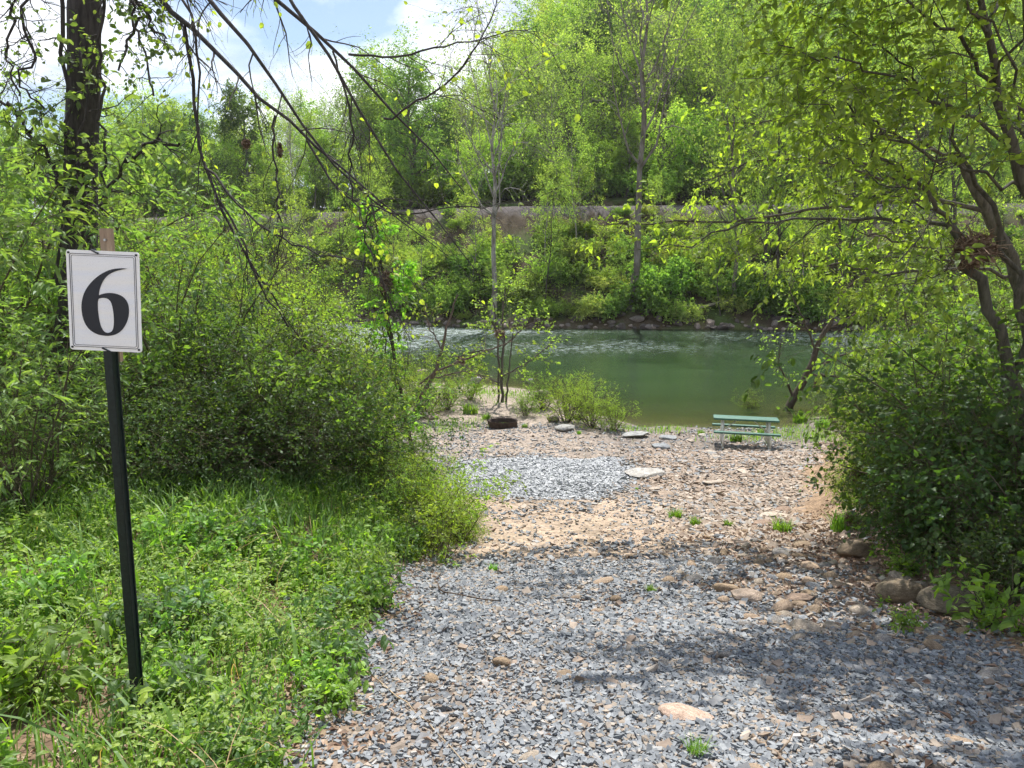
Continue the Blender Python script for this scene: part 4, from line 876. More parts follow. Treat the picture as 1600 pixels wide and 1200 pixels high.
# flood debris caught in branches
def debris(px, py, Yd, w, h, label, seed):
    rng = np.random.default_rng(seed); n = 260; c = at(px, py, Yd); sw, sh = w*.5*Yd/F, h*.5*Yd/F
    root = empty('flood_debris', c); tag(root, label, 'flood debris')
    s = nrm(rng.normal(size=(n, 3)))*(rng.random((n, 1))**.5)*np.array([sw, sw*.7, sh]); d = nrm(rng.normal(size=(n, 3))*[1, 1, .5]); L = rng.uniform(.5, 1.4, n)*sw
    P = np.stack([s-d*L[:, None]*.5, s+rng.normal(size=(n, 3))*sw*.1, s+d*L[:, None]*.5], 1)
    V, f = tubes(P, np.full((n, 3), max(.003, Yd/F*.6)), 3); MB().add(V, f).build('sticks', M['debris'], root)
    k = 160; s = nrm(rng.normal(size=(k, 3)))*(rng.random((k, 1))**.6)*np.array([sw, sw*.7, sh])*.9; V, fs = leafmesh(s, nrm(rng.normal(size=(k, 3))), nrm(rng.normal(size=(k, 3))), sw*.45*rng.uniform(.5, 1.2, k), sw*.25)
    MB().add(V, *fs).build('dead_leaves', M['debris'], root)
debris(1522, 392, 7.1, 70, 62, 'large brown mat of flood debris lodged in the fork of the leaning tree', 61)
debris(1340, 745, 9.5, 22, 26, 'brown clump of flood debris on a stem at the left edge of the right bushes, upper one', 62)
debris(1332, 812, 9.2, 24, 24, 'brown clump of flood debris on a stem at the left edge of the right bushes, lower one', 63)
debris(1277, 600, b_[1]*0+26.5, 10, 26, 'hanging brown debris clump on the leaning shore tree', 64)
debris(781, 522, 27.5, 15, 15, 'brown debris bundle high on the riverside tree', 65)
debris(720, 564, 27, 12, 11, 'brown debris clump on the dead branch over the water', 66)
debris(495, 550, 11.5, 90, 36, 'brown tangle of sticks and debris at the end of the drooping limbs above the left bushes', 67)
debris(604, 440, 12.4, 22, 36, 'dark debris wad on the vine covered sapling', 68)
debris(385, 225, 9.0, 11, 16, 'small dark debris clump hanging in the drooping bare limbs', 69)
debris(437, 235, 8.9, 8, 24, 'narrow dark debris clump hanging right of a similar one in the bare limbs', 70)

# ------------------------------------------------------------------ shrubs
rng = np.random.default_rng(5)
def put(proto, x, y, sc, label, group=None, color=None, dz=0, name=None, rz=None, tilt=(0, 0), bark=None):
    o = inst(proto, (x, y, float(H(x, y))+dz), rng.uniform(0, 6.28) if rz is None else rz, sc, label, group, color, tilt, bark); return o
DG = (.040, .078, .018); MG = (.066, .115, .024); YG = (.155, .235, .032); LG = (.115, .19, .035)  # DG: leaf colour darkened to carry the shade inside the bush masses
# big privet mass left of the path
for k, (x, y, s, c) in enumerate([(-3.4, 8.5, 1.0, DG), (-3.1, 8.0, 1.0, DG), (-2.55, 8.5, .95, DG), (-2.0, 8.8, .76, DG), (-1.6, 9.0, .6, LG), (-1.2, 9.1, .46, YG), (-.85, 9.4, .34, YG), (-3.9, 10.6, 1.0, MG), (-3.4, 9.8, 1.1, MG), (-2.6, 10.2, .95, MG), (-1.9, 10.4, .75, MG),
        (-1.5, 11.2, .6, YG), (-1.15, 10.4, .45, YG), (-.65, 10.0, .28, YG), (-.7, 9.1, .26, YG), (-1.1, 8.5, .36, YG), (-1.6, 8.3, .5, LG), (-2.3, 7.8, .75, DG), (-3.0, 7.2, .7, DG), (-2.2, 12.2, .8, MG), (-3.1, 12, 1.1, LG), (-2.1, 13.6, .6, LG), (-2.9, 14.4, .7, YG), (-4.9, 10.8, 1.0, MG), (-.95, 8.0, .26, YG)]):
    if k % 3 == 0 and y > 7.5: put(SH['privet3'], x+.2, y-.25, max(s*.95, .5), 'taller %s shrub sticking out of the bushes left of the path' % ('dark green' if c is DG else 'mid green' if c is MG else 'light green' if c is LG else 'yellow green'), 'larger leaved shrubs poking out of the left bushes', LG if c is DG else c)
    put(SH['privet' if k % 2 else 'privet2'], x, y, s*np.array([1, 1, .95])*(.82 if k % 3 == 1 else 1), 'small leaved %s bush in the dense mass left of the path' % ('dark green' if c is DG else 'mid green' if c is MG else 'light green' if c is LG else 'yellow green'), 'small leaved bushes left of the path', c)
# lance leaved shrubs round and above the sign
for k, (px, Yd, zt, s, c, lab) in enumerate([(30, 6.2, None, .8, LG, 'lance leaved shrub low at the left picture edge'), (185, 7.2, None, .55, MG, 'lance leaved shrub behind the sign post'), (-130, 7.3, None, 1.35, LG, 'tall lance leaved shrub at the far left edge'), (40, 12.2, None, 2.0, LG, 'very tall lance leaved shrub left of the dark trunk'),
        (275, 9.2, None, 1.2, MG, 'tall lance leaved shrub reaching past the trunk on its right'), (-150, 8.5, None, 1.7, LG, 'tall lance leaved shrub cut by the left picture edge'), (-40, 12.0, None, 2.1, LG, 'lance leaved shrub standing left of the dark trunk'), (310, 9.6, None, 1.1, MG, 'lance leaved shrub right of the sign with drooping tips')]):
    x = at(px, 600, Yd)[0]; put(SH['lance_tall' if s > 1.3 else 'lance'], x, Yd, s, lab, 'lance leaved shrubs round the sign', (np.array(c)*[1.05, 1.08, 1.7]).tolist())
for k, (px, Yd, s, c, lab) in enumerate([(330, 8.6, .95, LG, 'light leaved shrub poking out of the dark bushes right of the sign'), (420, 9.4, .85, LG, 'broad leaved shrub on top of the left bush mass'), (260, 7.4, .5, LG, 'low broad leaved shrub right of the sign post'), (520, 9.6, .6, YG, 'yellow green broad leaved shrub on the right shoulder of the left bushes'), (60, 12.3, .9, MG, 'broad leaved shrub at the foot of the dark trunk')]):
    x = at(px, 600, Yd)[0]; put(SH['broad' if k % 2 else 'broad2'], x, Yd, s, lab, None, c)
# taller bright bushes and young trees further back on the left, hiding the river
for k, (px, Yd, s, c) in enumerate([(250, 13, .85, YG), (320, 15, .95, YG), (400, 16, .85, YG), (460, 18, .85, YG), (300, 19, 1.15, LG), (370, 21, 1.1, YG), (520, 19, .62, YG), (440, 23, 1.1, LG), (200, 16, 1.1, LG), (130, 19, 1.4, LG), (40, 17, 1.4, YG), (-40, 20, 1.6, LG), (510, 26, .7, LG),
        (230, 24, 1.5, LG), (330, 27, 1.5, LG), (60, 25, 1.7, MG), (150, 28, 1.7, MG), (560, 15, .42, YG), (500, 14, .5, YG), (600, 18, .33, YG)]):
    x = at(px, 600, Yd)[0]; put(SH['tall' if k % 2 else 'tall2'], x, Yd, s, 'bright %s thicket shrub behind the left bushes' % ('yellow green' if c is YG else 'light green' if c is LG else 'mid green'), 'tall thicket shrubs between the left bushes and the river', c)
# right bushes
for k, (px, Yd, s, c, tall) in enumerate([(1390, 9.4, .36, LG, 0), (1420, 9.2, .62, MG, 0), (1465, 8.6, .8, MG, 0), (1480, 8.2, 1.05, MG, 0), (1550, 7.6, 1.05, DG, 0), (1620, 7.0, 1.1, DG, 0), (1440, 10.6, .75, MG, 0), (1490, 10.4, 1.0, LG, 0), (1540, 10, 1.25, MG, 0), (1630, 9.5, 1.3, MG, 0),
        (1425, 11.8, .55, LG, 0), (1440, 12.5, .85, LG, 0), (1490, 13.5, 1.1, LG, 0), (1540, 13.5, 1.4, LG, 0), (1400, 13.2, .4, YG, 0), (1395, 15.5, .6, YG, 0), (1350, 10.6, .2, YG, 0), (1335, 12.6, .3, YG, 0), (1360, 14.5, .4, LG, 0), (1600, 5.4, .42, DG, 0), (1640, 5.9, .8, DG, 0), (1560, 6.5, .6, DG, 0), (1450, 7.4, .45, DG, 0), (1500, 6.9, .5, DG, 0), (1650, 12, 1.5, MG, 0), (1450, 16.5, .95, LG, 0), (1490, 18, 1.3, LG, 0)]):
    x = at(px, 600, Yd)[0]; put(SH['broad' if k % 2 else 'broad2'], x, Yd, s, '%s broad leaved bush in the thicket right of the path' % ('dark green' if c is DG else 'mid green' if c is MG else 'light green' if c is LG else 'yellow green'), 'broad leaved bushes right of the path', c)
for px, Yd, s, c in [(1420, 22, .8, LG), (1500, 22, .9, YG), (1580, 20, .95, LG), (1360, 25, .6, YG), (1460, 26, .9, LG), (1560, 27, 1.1, LG), (1650, 22, 1.3, LG), (1400, 19, .5, LG)]:
    x = at(px, 600, Yd)[0]; put(SH['tall'], x, Yd, s, 'tall %s shrub on the shore beyond the right bushes' % ('yellow green' if c is YG else 'light green'), 'tall shrubs on the shore at the right', c)
# low shrubs on the shore bar
for k, (px, py, s, c, lab) in enumerate([(885, 660, 1.05, YG, 'yellow green willow shrub on the shore right of the fire ring'), (925, 668, .95, YG, 'reddish stemmed shrub at the shore between ring and slabs'), (960, 672, .7, YG, 'small willow shrub at the right tip of the shore bar'), (850, 640, .9, LG, 'shrub behind the rocks right of the riverside tree'), (700, 640, .9, LG, 'shrub on the shore bar above the green tuft'),
        (665, 650, 1.0, YG, 'yellowish shrub at the left end of the shore bar'), (735, 625, .7, YG, 'low shrub beneath the riverside tree left side'), (640, 630, 1.2, YG, 'shrub between the sapling and the water'), (600, 640, 1.5, LG, 'shrub at the water edge behind the vine covered sapling'), (905, 640, .9, YG, 'tallest willow shrub of the shore bar beside the open water'),
        (560, 620, 1.8, YG, 'shrub hiding the shore behind the debris tangle'), (1170, 646, .6, LG, 'thin leafy sprig rising behind the picnic table'), (1330, 690, .9, LG, 'shrub right of the grass beyond the picnic table'), (1370, 660, 1.3, LG, 'taller shrub right of the leaning shore tree'), (1300, 662, .6, MG, 'low dark shrub at the water edge near the leaning shore tree'), (820, 650, .6, LG, 'low shrub just behind the fire ring')]):
    p = gnd(px, py); put(SH['willow'], p[0], p[1], s, lab, None, c)

# ------------------------------------------------------------------ far bank and hillside
far_rng = np.random.default_rng(12)
def far(proto, px, u, hpx_top, label, color, bark=(.11, .095, .08), group=None, Ht=None, tilt=(0, 0), ws=1.0):
    """tree u metres beyond the far waterline at picture column px whose top reaches picture row hpx_top"""
    Yd = 75.0
    for _ in range(6): x = ray(px, 400)[0]*Yd/ray(px, 400)[1]; Yd = float(shore_far(x))+u
    zb = float(H(x, Yd)); zt = at(px, hpx_top, Yd)[2]; s = (zt-zb)/Ht
    return inst(SP[proto], (x, Yd, zb-.2), far_rng.uniform(0, 6), (s*ws, s*ws, s), label, group, color, tilt, bark)
P1 = (.30, .28, .25)
HT = {'round': 15, 'round2': 13, 'cone': 18, 'loose': 15, 'bare': 20, 'bare2': 20, 'dark': 15, 'slim': 9}
def fr(proto, px, u, top, label, color, **k): return far(proto, px, u, top, label, color, Ht=HT[proto], **k)
fr('bare', 987, 2.5, -130, 'tall pale limbed sycamore with thick grey trunk on the far bank, centre right', (.13, .18, .05), bark=(.20, .18, .155), ws=.75)
fr('loose', 1152, 2.5, 90, 'straight grey trunked tree on the far bank right of the tall sycamore', (.10, .16, .04), bark=(.15, .13, .11), ws=.7)
fr('bare', 770, 1.5, 60, 'pale branched sycamore leaning on the far bank behind the riverside tree', (.12, .18, .05), bark=(.30, .28, .25), tilt=(0, -.06), ws=.8)
fr('bare2', 466, 18, 110, 'whitish bare trunked tree behind the drooping limbs at left', (.12, .18, .05), bark=(.30, .28, .25), ws=.7)
fr('loose', 1196, 3, 180, 'dark forked tree on the far bank, left one of a close pair', (.11, .18, .04), bark=(.07, .06, .05), ws=.7)
fr('loose', 1218, 3.6, 150, 'dark forked tree on the far bank, right one of a close pair', (.12, .19, .04), bark=(.07, .06, .05), ws=.7)
fr('slim', 852, 2, 300, 'thin dark sapling at the far waterline left of the tall sycamore', (.10, .16, .04), bark=(.06, .05, .04), ws=.8)
fr('slim', 902, 9, 210, 'pale thin trunk halfway up the far bank left of the tall sycamore', (.11, .17, .04), bark=(.28, .26, .23), ws=.8)
fr('slim', 1130, 1.5, 360, 'slender low sapling left of the straight grey trunk on the far bank', (.12, .18, .05), bark=(.09, .08, .07))
fr('bare2', 1405, 1.5, 330, 'small pale twiggy tree on the far bank at the right', (.14, .20, .05), bark=(.32, .30, .27), ws=1.3)
fr('loose', 1320, 3, 200, 'dark trunked tree on the far bank behind the arching limb', (.13, .20, .04), bark=(.07, .06, .05), ws=.9)
fr('slim', 560, 4, 250, 'slim tree on the far bank left of the leaning sycamore', (.11, .18, .04), bark=(.07, .06, .05))
fr('loose', 1500, 2, 150, 'leafy tree on the far bank at the right behind the leaning tree', (.13, .21, .04), bark=(.08, .07, .06))
fr('cone', 640, 24, 96, 'conical mid green tree against the sky left of the hill', (.075, .145, .04))
fr('cone', 886, 60, 52, 'light green spire shaped tree on the hill below the skyline', (.13, .20, .05))
fr('bare2', 870, 24, 95, 'pale bare topped tree on the slope left of the spire', (.12, .17, .05), bark=(.25, .23, .20))
fr('cone', 590, 40, 100, 'small rounded top tree on the skyline left of the conical tree', (.11, .17, .06))
# the wood behind the railway: a row at its foot, then the slope
kinds = ['round', 'round2', 'loose', 'cone', 'round', 'dark', 'round2', 'loose', 'bare2']
desc = {'round': 'rounded', 'round2': 'spreading', 'loose': 'loose crowned', 'cone': 'narrow crowned', 'dark': 'dark layered', 'bare2': 'half bare pale trunked', 'bare': 'bare limbed'}
def cname(c): return 'yellow green' if c[0] > .135 else 'light green' if c[0] > .10 else 'mid green'
def wood(x, Yd, s, k, c, where, grp):
    if abs(x) > .72*Yd+8: return
    inst(SP[k], (x, Yd, float(H(x, Yd))-.2), far_rng.uniform(0, 6), (s*far_rng.uniform(.85, 1.1), s*far_rng.uniform(.85, 1.1), s), '%s %s tree %s' % (cname(c), desc[k], where), grp, c, (0, 0), (.13, .12, .10) if k != 'bare2' else P1)
for i, x in enumerate(np.arange(-66, 70, 3.6)):
    x += far_rng.uniform(-1, 1); Yd = float(shore_far(x))+far_rng.uniform(23, 27); k = ['round2', 'round', 'loose', 'round2', 'cone', 'round'][i % 6]
    s = {'cone': .42}.get(k, .52)*far_rng.uniform(.75, 1.2); c = np.array([(.11, .19, .035), (.15, .235, .04), (.09, .16, .035)][far_rng.integers(0, 3)])*far_rng.uniform(.9, 1.1)
    wood(x, Yd, s, k, tuple(c), 'in the row just above the railway bed', 'trees lining the railway bed')
nrow = 0
for u in (31, 38, 46, 55, 65, 76, 88, 102, 118, 136, 156):
    st = 6.2+.022*u*1.6
    for x in np.arange(-130, 150, st):
        x += far_rng.uniform(-2.2, 2.2); Yd = float(shore_far(x))+u+far_rng.uniform(-3, 3); k = kinds[far_rng.integers(0, 9)]
        if x < -25 and u > 76: continue
        if abs(x) > .68*Yd+4: continue
        s = far_rng.uniform(.8, 1.25)*(.82 if k == 'cone' else .95); pal_ = [(.105, .175, .04), (.14, .215, .045), (.085, .15, .04), (.12, .17, .06), (.16, .225, .05)]
        c = np.array(pal_[far_rng.integers(0, 5)])*far_rng.uniform(.88, 1.1)
        if k == 'dark': c = np.array((.045, .085, .03))
        wood(x, Yd, s, k, tuple(c), 'in the wood covering the hillside', 'trees of the hillside wood'); nrow += 1
print('hillside trees', nrow)
# shrubs of the far bank slope
for i in range(285):
    x = far_rng.uniform(-48, 50); u = far_rng.uniform(.8, 14.5)**1.0; Yd = float(shore_far(x))+u
    if fbm(x, Yd, .11, 71, 2) < -.9: continue
    c = np.array([(.10, .16, .035), (.145, .215, .045), (.16, .20, .06), (.075, .135, .03)][far_rng.integers(0, 4)]); s = far_rng.uniform(.35, 1.1)*(.8 if u < 3 else .95 if u < 8.5 else .72 if u < 11.2 else .45)
    put(SH['bank' if i % 2 else 'bank2'], x, Yd, (s*1.2, s*1.2, s), '%s shrub on the slope between the far waterline and the railway bed' % cname(c), 'shrubs on the far bank slope', tuple(c))
for px, u, s, c, lab in [(1035, 3.2, 1.55, (.085, .155, .03), 'dense bright green bush right of the tall sycamore trunk on the far bank'), (1012, 2.0, 1.2, (.08, .145, .03), 'green bush hugging the foot of the tall sycamore'), (955, 1.5, .9, (.09, .15, .035), 'rounded green bush left of the tall sycamore foot'), (1185, 2, 1.3, (.05, .10, .025), 'dark green bush below the forked tree pair'), (1230, 2, 1.2, (.05, .10, .025), 'dark bush right of the forked tree pair'),
                         (700, 1.5, 1.2, (.09, .16, .03), 'green bush overhanging the far waterline behind the riverside tree'), (620, 2, 1.3, (.10, .17, .03), 'green bush at the far waterline left of the riverside tree'), (1050, 1.2, .8, (.14, .21, .04), 'small yellow green bush at the far waterline right of the sycamore')]:
    Yd = 72.0
    for _ in range(6): x = ray(px, 450)[0]*Yd/ray(px, 450)[1]; Yd = float(shore_far(x))+u
    put(SH['bank'], x, Yd, (s, s, s*1.1), lab, None, c)
for i in range(90):
    x = -60+125*(i+far_rng.random())/90; u = far_rng.uniform(22.3, 30); Yd = float(shore_far(x))+u
    c = np.array([(.10, .17, .035), (.13, .20, .04), (.08, .14, .03)][i % 3]); s = far_rng.uniform(.9, 1.7)
    put(SH['bank' if i % 2 else 'bank2'], x, Yd, s, '%s bush filling the wood edge just above the railway bed' % cname(c), 'bushes at the wood edge above the railway bed', tuple(c))
for i in range(34):
    x = -48+98*(i+far_rng.random())/34; u = far_rng.uniform(1, 12); Yd = float(shore_far(x))+u; s = far_rng.uniform(.55, 1.05); c = np.array([(.11, .17, .04), (.14, .21, .045)][i % 2])
    inst(SP['slim'], (x, Yd, float(H(x, Yd))-.1), i, s, 'slim %s sapling on the far bank slope among the shrubs' % cname(c), 'saplings on the far bank slope', tuple(c), (far_rng.normal()*.05, far_rng.normal()*.05), [(.10, .085, .07), (.24, .22, .19)][i % 2])
# driftwood logs on the far shore
for (pa, pb, r, lab) in [((1088, 488), (1190, 494), .13, 'long pale driftwood log lying above the far waterline rocks'), ((1052, 496), (1085, 500), .12, 'short driftwood log left of the long one on the far shore')]:
    a_ = gnd(*pa, hi=110); b2 = gnd(*pb, hi=110); b2[1] = a_[1]+.5; a_[2] = float(H(a_[0], a_[1]))+.35; b2[2] = float(H(b2[0], b2[1]))+.4
    m_ = MB(); P = resample([a_, (a_+b2)/2+np.array([0, 0, .25]), b2], 10); P[1:-1] += np.random.default_rng(3).normal(size=(8, 3))*.04; m_.tube(P, np.linspace(r, r*.5, 10), 8)
    o = m_.build('driftwood_log', M['bark'], None, True, (.40, .35, .29)); tag(o, lab, 'driftwood')

# ------------------------------------------------------------------ herbs, grass, litter
rng = np.random.default_rng(21)
def blades(rng, x, y, h, w, lean=.5, zoff=0):
    n = len(x); z = H(x, y)+zoff; a = rng.uniform(0, 2*PI, n); d = np.stack([np.cos(a), np.sin(a)], 1)*lean*rng.uniform(.2, 1.3, n)[:, None]
    sd = np.stack([-np.sin(a), np.cos(a)], 1); B = np.stack([x, y], 1); rows = []
    for t, ww in ((0, 1), (.4, .9), (.75, .6), (1, .04)):
        c = B+d*h[:, None]*t*t; zz = z+h*(t-.28*t*t*lean*1.6); rows += [np.c_[c+sd*(w*ww*.5)[:, None], zz], np.c_[c-sd*(w*ww*.5)[:, None], zz]]
    V = np.stack(rows, 1).reshape(-1, 3); b = np.arange(n)[:, None]*8
    q = np.concatenate([b+np.array([[0, 1, 3, 2]]), b+np.array([[2, 3, 5, 4]]), b+np.array([[4, 5, 7, 6]])]); return V, q
lefty = lambda x, y: sst(-.12, -.6, x-xleft(y)+.22*fbm(x, y, 1.3, 81, 2))
MB_ = MB()
x, y = scatter(rng, 30000, -5.6, -.6, 2.0, 8.8, lambda x, y: lefty(x, y)*np.clip(.42+.8*fbm(x, y, .7, 82, 2)+sst(5.0, 6.6, y)*.7, 0, 1))
h = rng.uniform(.10, .30, len(x))*(1+.5*sst(5, 6.5, y)); V, f = blades(rng, x, y, h, rng.uniform(.005, .012, len(x)), .55); MB_.add(V, f)
x, y = scatter(rng, 3000, -5.6, -.9, 2.0, 8.4, lambda x, y: lefty(x, y)*(.25+.75*sst(4.8, 6, y)))
h = rng.uniform(.24, .52, len(x)); V, f = blades(rng, x, y, h, rng.uniform(.014, .028, len(x)), .7); MB_.add(V, f)
tag(MB_.build('grass', M['grass'], None, False, (.085, .16, .028)), 'green grass growing thickly on the left bank round the sign post', 'grass', kind='stuff')
mb = MB()
x, y = scatter(rng, 15500, -5.6, -.5, 1.9, 8.6, lambda x, y: lefty(x, y)*np.clip(.65+.9*fbm(x, y, 1.1, 83, 3), .03, 1))
n = len(x); z = H(x, y); hh_ = rng.uniform(.03, .20, n)*(1+.9*np.clip(fbm(x, y, 1.7, 85, 2), 0, 1))
for k in range(6):
    a = rng.uniform(0, 2*PI, n); d = np.stack([np.cos(a), np.sin(a), rng.uniform(-.1, .5, n)], 1); hz = hh_*rng.uniform(.4, 1.05, n)
    P = np.stack([x+.012*np.cos(a), y+.012*np.sin(a), z+hz], 1); L = rng.uniform(.018, .036, n)*np.where(rng.random(n) < .18, 1.9, 1); N = np.array([0, 0, 1.])+rng.normal(size=(n, 3))*.3
    V, fs = leafmesh(P, d, N, L, L*.55, True, .25); mb.add(V, *fs)
tag(mb.build('ground_cover', M['leaf'], None, False, (.175, .27, .04)), 'yellow green low leafy weeds covering the left bank', 'ground cover', kind='stuff')
mb = MB()
x, y = scatter(rng, 1500, -5.6, -.5, 1.9, 8.6, lambda x, y: lefty(x, y)*np.clip(.5+.9*fbm(x, y, 1.0, 88, 2), 0, 1))
V, f = blades(rng, x, y, rng.uniform(.15, .55, len(x)), rng.uniform(.003, .006, len(x)), 1.1); mb.add(V, f)
tag(mb.build('dry_stalks', M['grass'], None, False, (.30, .22, .12)), 'dry straw coloured stalks among the green weeds on the left bank', 'dry stalks', kind='stuff')
mb = MB()
def lit(n, x0, x1, y0, y1, dens, s):
    x, y = scatter(rng, n, x0, x1, y0, y1, dens); m = len(x); a = rng.uniform(0, 2*PI, m)
    V, fs = leafmesh(np.stack([x, y, H(x, y)+rng.uniform(.006, .03, m)], 1), np.stack([np.cos(a), np.sin(a), rng.normal(size=m)*.2], 1), np.array([0, 0, 1.])+rng.normal(size=(m, 3))*.35, s*rng.uniform(.5, 1.3, m), s*.5, False, .2, .6); mb.add(V, *fs)
lit(9000, -5.5, -.2, 1.9, 8.5, lambda x, y: sst(.35, -.1, x-xleft(y))*.6, .05)
lit(9000, 1, 4.6, 4, 11, lambda x, y: .5*strip(x, y), .05)
lit(9000, 1.2, 7, 2.5, 13, lambda x, y: np.clip(sst(1.1, -.3, xright(y)-x)+.05, 0, 1)*.9, .065)
lit(14000, -1, 4, 2.2, 13, lambda x, y: np.clip(.2+.5*fbm(x, y, 1.3, 87, 2), 0, 1), .028)
tag(mb.build('leaf_litter', M['litter']), 'dry brown dead leaves lying along both edges of the path', 'dead leaves', kind='stuff')
mb = MB()
x, y = scatter(rng, 30000, -3, 15, 21, 36, lambda x, y: np.clip(zones(x, y)[0]*0+sst(.0, -1.2, y-shore_near(x))*np.clip(fbm(x, y, .45, 91, 2)+.15+.5*sst(2.5, 0, x)*sst(23, 26, y)+.9*np.exp(-((x-8.5)/1.6)**2-((y-23.4)/1.1)**2), 0, 1)*sst(21.5, 24, y+.3*np.clip(x-6, 0, 9)), 0, 1))
V, f = blades(rng, x, y, rng.uniform(.08, .26, len(x)), rng.uniform(.012, .022, len(x)), .4); mb.add(V, f)
tag(mb.build('shore_grass', M['grass'], None, False, (.12, .215, .03)), 'bright green grass along the near shore behind the fire ring and the table', 'grass', kind='stuff')
mb = MB()
x, y = scatter(rng, 80000, -50, 52, 66, 92, lambda x, y: np.clip((y-shore_far(x) > .8)*(y-shore_far(x) < 14.3)*np.clip(.3+.9*fbm(x, y, .3, 92, 3), 0, 1), 0, 1))
m = len(x); a = rng.uniform(0, 2*PI, m); V, fs = leafmesh(np.stack([x, y, H(x, y)+rng.uniform(.05, .5, m)], 1), np.stack([np.cos(a), np.sin(a), rng.normal(size=m)*.4], 1), rng.normal(size=(m, 3))+[0, -.3, .8], .24*rng.uniform(.5, 1.3, m), .15, False); mb.add(V, *fs)
tag(mb.build('bank_undergrowth', M['leaf_far'], None, False, (.12, .17, .045)), 'patchy green undergrowth on the far bank slope', 'undergrowth', kind='stuff')
# separate grass tufts
tuft_me = []
for s in range(3):
    r2 = np.random.default_rng(200+s); n = 130; a = r2.uniform(0, 2*PI, n); rr = .10*np.sqrt(r2.random(n)); _H = H
    H = lambda x, y, fine=True: np.zeros(np.shape(x)); V, f = blades(r2, rr*np.cos(a), rr*np.sin(a), r2.uniform(.10, .26, n), np.full(n, .010), .6); H = _H
    tuft_me.append(mesh_np('grass_tuft', V, [f], M['grass']))
for k, (px, py, s, lab) in enumerate([(735, 646, 2.6, 'bright green grass tuft on the shore left of the riverside tree'), (905, 650+28, .7, 'small grass tuft beside the pale flat shore rock'), (820, 668, .9, 'small green tuft right behind the fire ring'), (1055, 815-5, 1.0, 'small weed tuft on the path right of the pad corner'), (1085, 820, .8, 'small grass tuft on the path next to a weed tuft'), (1222, 832, 1.2, 'grass tuft on the gravel near the right bush edge, widest'), (1138, 822, .6, 'tiny grass tuft mid path left of the widest tuft'),
        (1250, 660, 2.4, 'tall bright grass clump right of the picnic table'), (1285, 668, 2.2, 'grass clump farther right of the picnic table'), (1150, 690, 1.6, 'green grass clump under the picnic table'), (1095, 680, 1.2, 'grass tuft left of the picnic table'), (995, 765, .3, 'tiny tuft by the pad corner'), (1018, 926, .4, 'faint grass tuft among mid path gravel'), (770, 893, .5, 'small tuft on the left gravel mound'), (1090, 1180, .4, 'tiny weed at the bottom edge of the gravel'),
        (786, 668, .9, 'green grass growing inside the fire ring'), (1190, 680, 1.5, 'grass clump behind the right end of the table'), (760, 655, 1.4, 'grass tuft just left behind the fire ring'), (1320, 830, 1.6, 'grass clump at the left foot of the right bushes')]):
    p = gnd(px, py)
    if k == 15: p = np.array([fp[0], fp[1]+.45, H(fp[0], fp[1]+.45)])
    o = bpy.data.objects.new('grass_tuft', tuft_me[k % 3]); C.objects.link(o); o.location = tuple(p); o.scale = (s, s, s*.9); o.color = (.11, .215, .025, 1); o.rotation_euler[2] = k; tag(o, lab, 'grass tuft')
for k, (px, py, s, lab) in enumerate([(492, 1085, .7, 'upright broad leaved weed at the gravel left edge'), (535, 1105, .4, 'small weed right of a taller one at the gravel edge'), (545, 1020, .6, 'weed growing against the rounded tan stone'), (1570, 985, 1.5, 'bright leafy plant under the right bushes by the picture edge'), (1410, 985, .6, 'little green seedling in front of the brown boulder'), (560, 940, .7, 'leafy weed at the grass edge beside the gravel mound'), (20, 1100, 1.4, 'broad leaved weed in the lower left corner'),
        (270, 870, 1.2, 'light green weed behind the sign post'), (1400, 900, .9, 'leafy plant above the left brown boulder'), (715, 600+245, .5, 'low yellow green weed where the left bushes meet the gravel'), (1590, 880, 1.3, 'leafy plant in deep shade behind the right boulder')]):
    p = gnd(px, py); put(SH['herb'], p[0], p[1], s, lab, None, (.12, .22, .03))
for k in range(90):
    y = 2.1+5.8*rng.random(); x = float(xleft(y))-.15-abs(rng.normal())*1.5
    if abs(x-SB[0]) < .25 and y < SB[1]: continue
    c = [(.12, .22, .03), (.15, .25, .04), (.08, .15, .045)][k % 3]
    put(SH['herb'], x, y, rng.uniform(.45, 1.15), '%s leafy weed standing in the grass of the left bank' % ['light green', 'yellow green', 'bluish green'][k % 3], 'leafy weeds in the grass of the left bank', c)
# fallen sticks
def stick(pts, r, label, col=(.28, .21, .15), lift=.02):
    P = np.array([gnd(*q) for q in pts]); P[:, 2] += lift; P = resample(P, 14); P[1:-1] += np.random.default_rng(int(pts[0][0])).normal(size=(12, 3))*.006
    m_ = MB(); m_.tube(P, np.linspace(r, r*.5, 14), 6)
    for j in (4, 8): m_.tube([P[j], P[j]+[.05, .03, .03], P[j]+[.09, .09, .035]], [r*.5, r*.4, r*.2], 5)
    tag(m_.build('fallen_stick', M['bark'], None, True, col), label, 'stick')
stick([(540, 1030), (620, 1095), (690, 1160), (740, 1215)], .004, 'long thin straw coloured stick across the lower left gravel', (.45, .34, .22))
stick([(676, 900), (690, 938), (730, 940), (780, 948)], .009, 'dark bent twig on the left side of the gravel mound', (.10, .07, .05), .05)
stick([(1175, 1155), (1200, 1178), (1245, 1205)], .009, 'brown stick at the bottom edge right of the pinkish slab')
stick([(600, 885), (650, 862), (700, 850)], .006, 'pale dry stalk along the grass edge', (.42, .33, .22), .05)
stick([(1330, 985), (1390, 1000), (1450, 1010)], .008, 'brown twig among cobbles below the boulders')
stick([(1520, 960), (1560, 925), (1600, 895)], .009, 'grey twig rising at the right boulder', (.20, .18, .16), .12)
stick([(780, 815), (860, 800), (940, 790)], .008, 'thin stick on bare dirt below the pad')

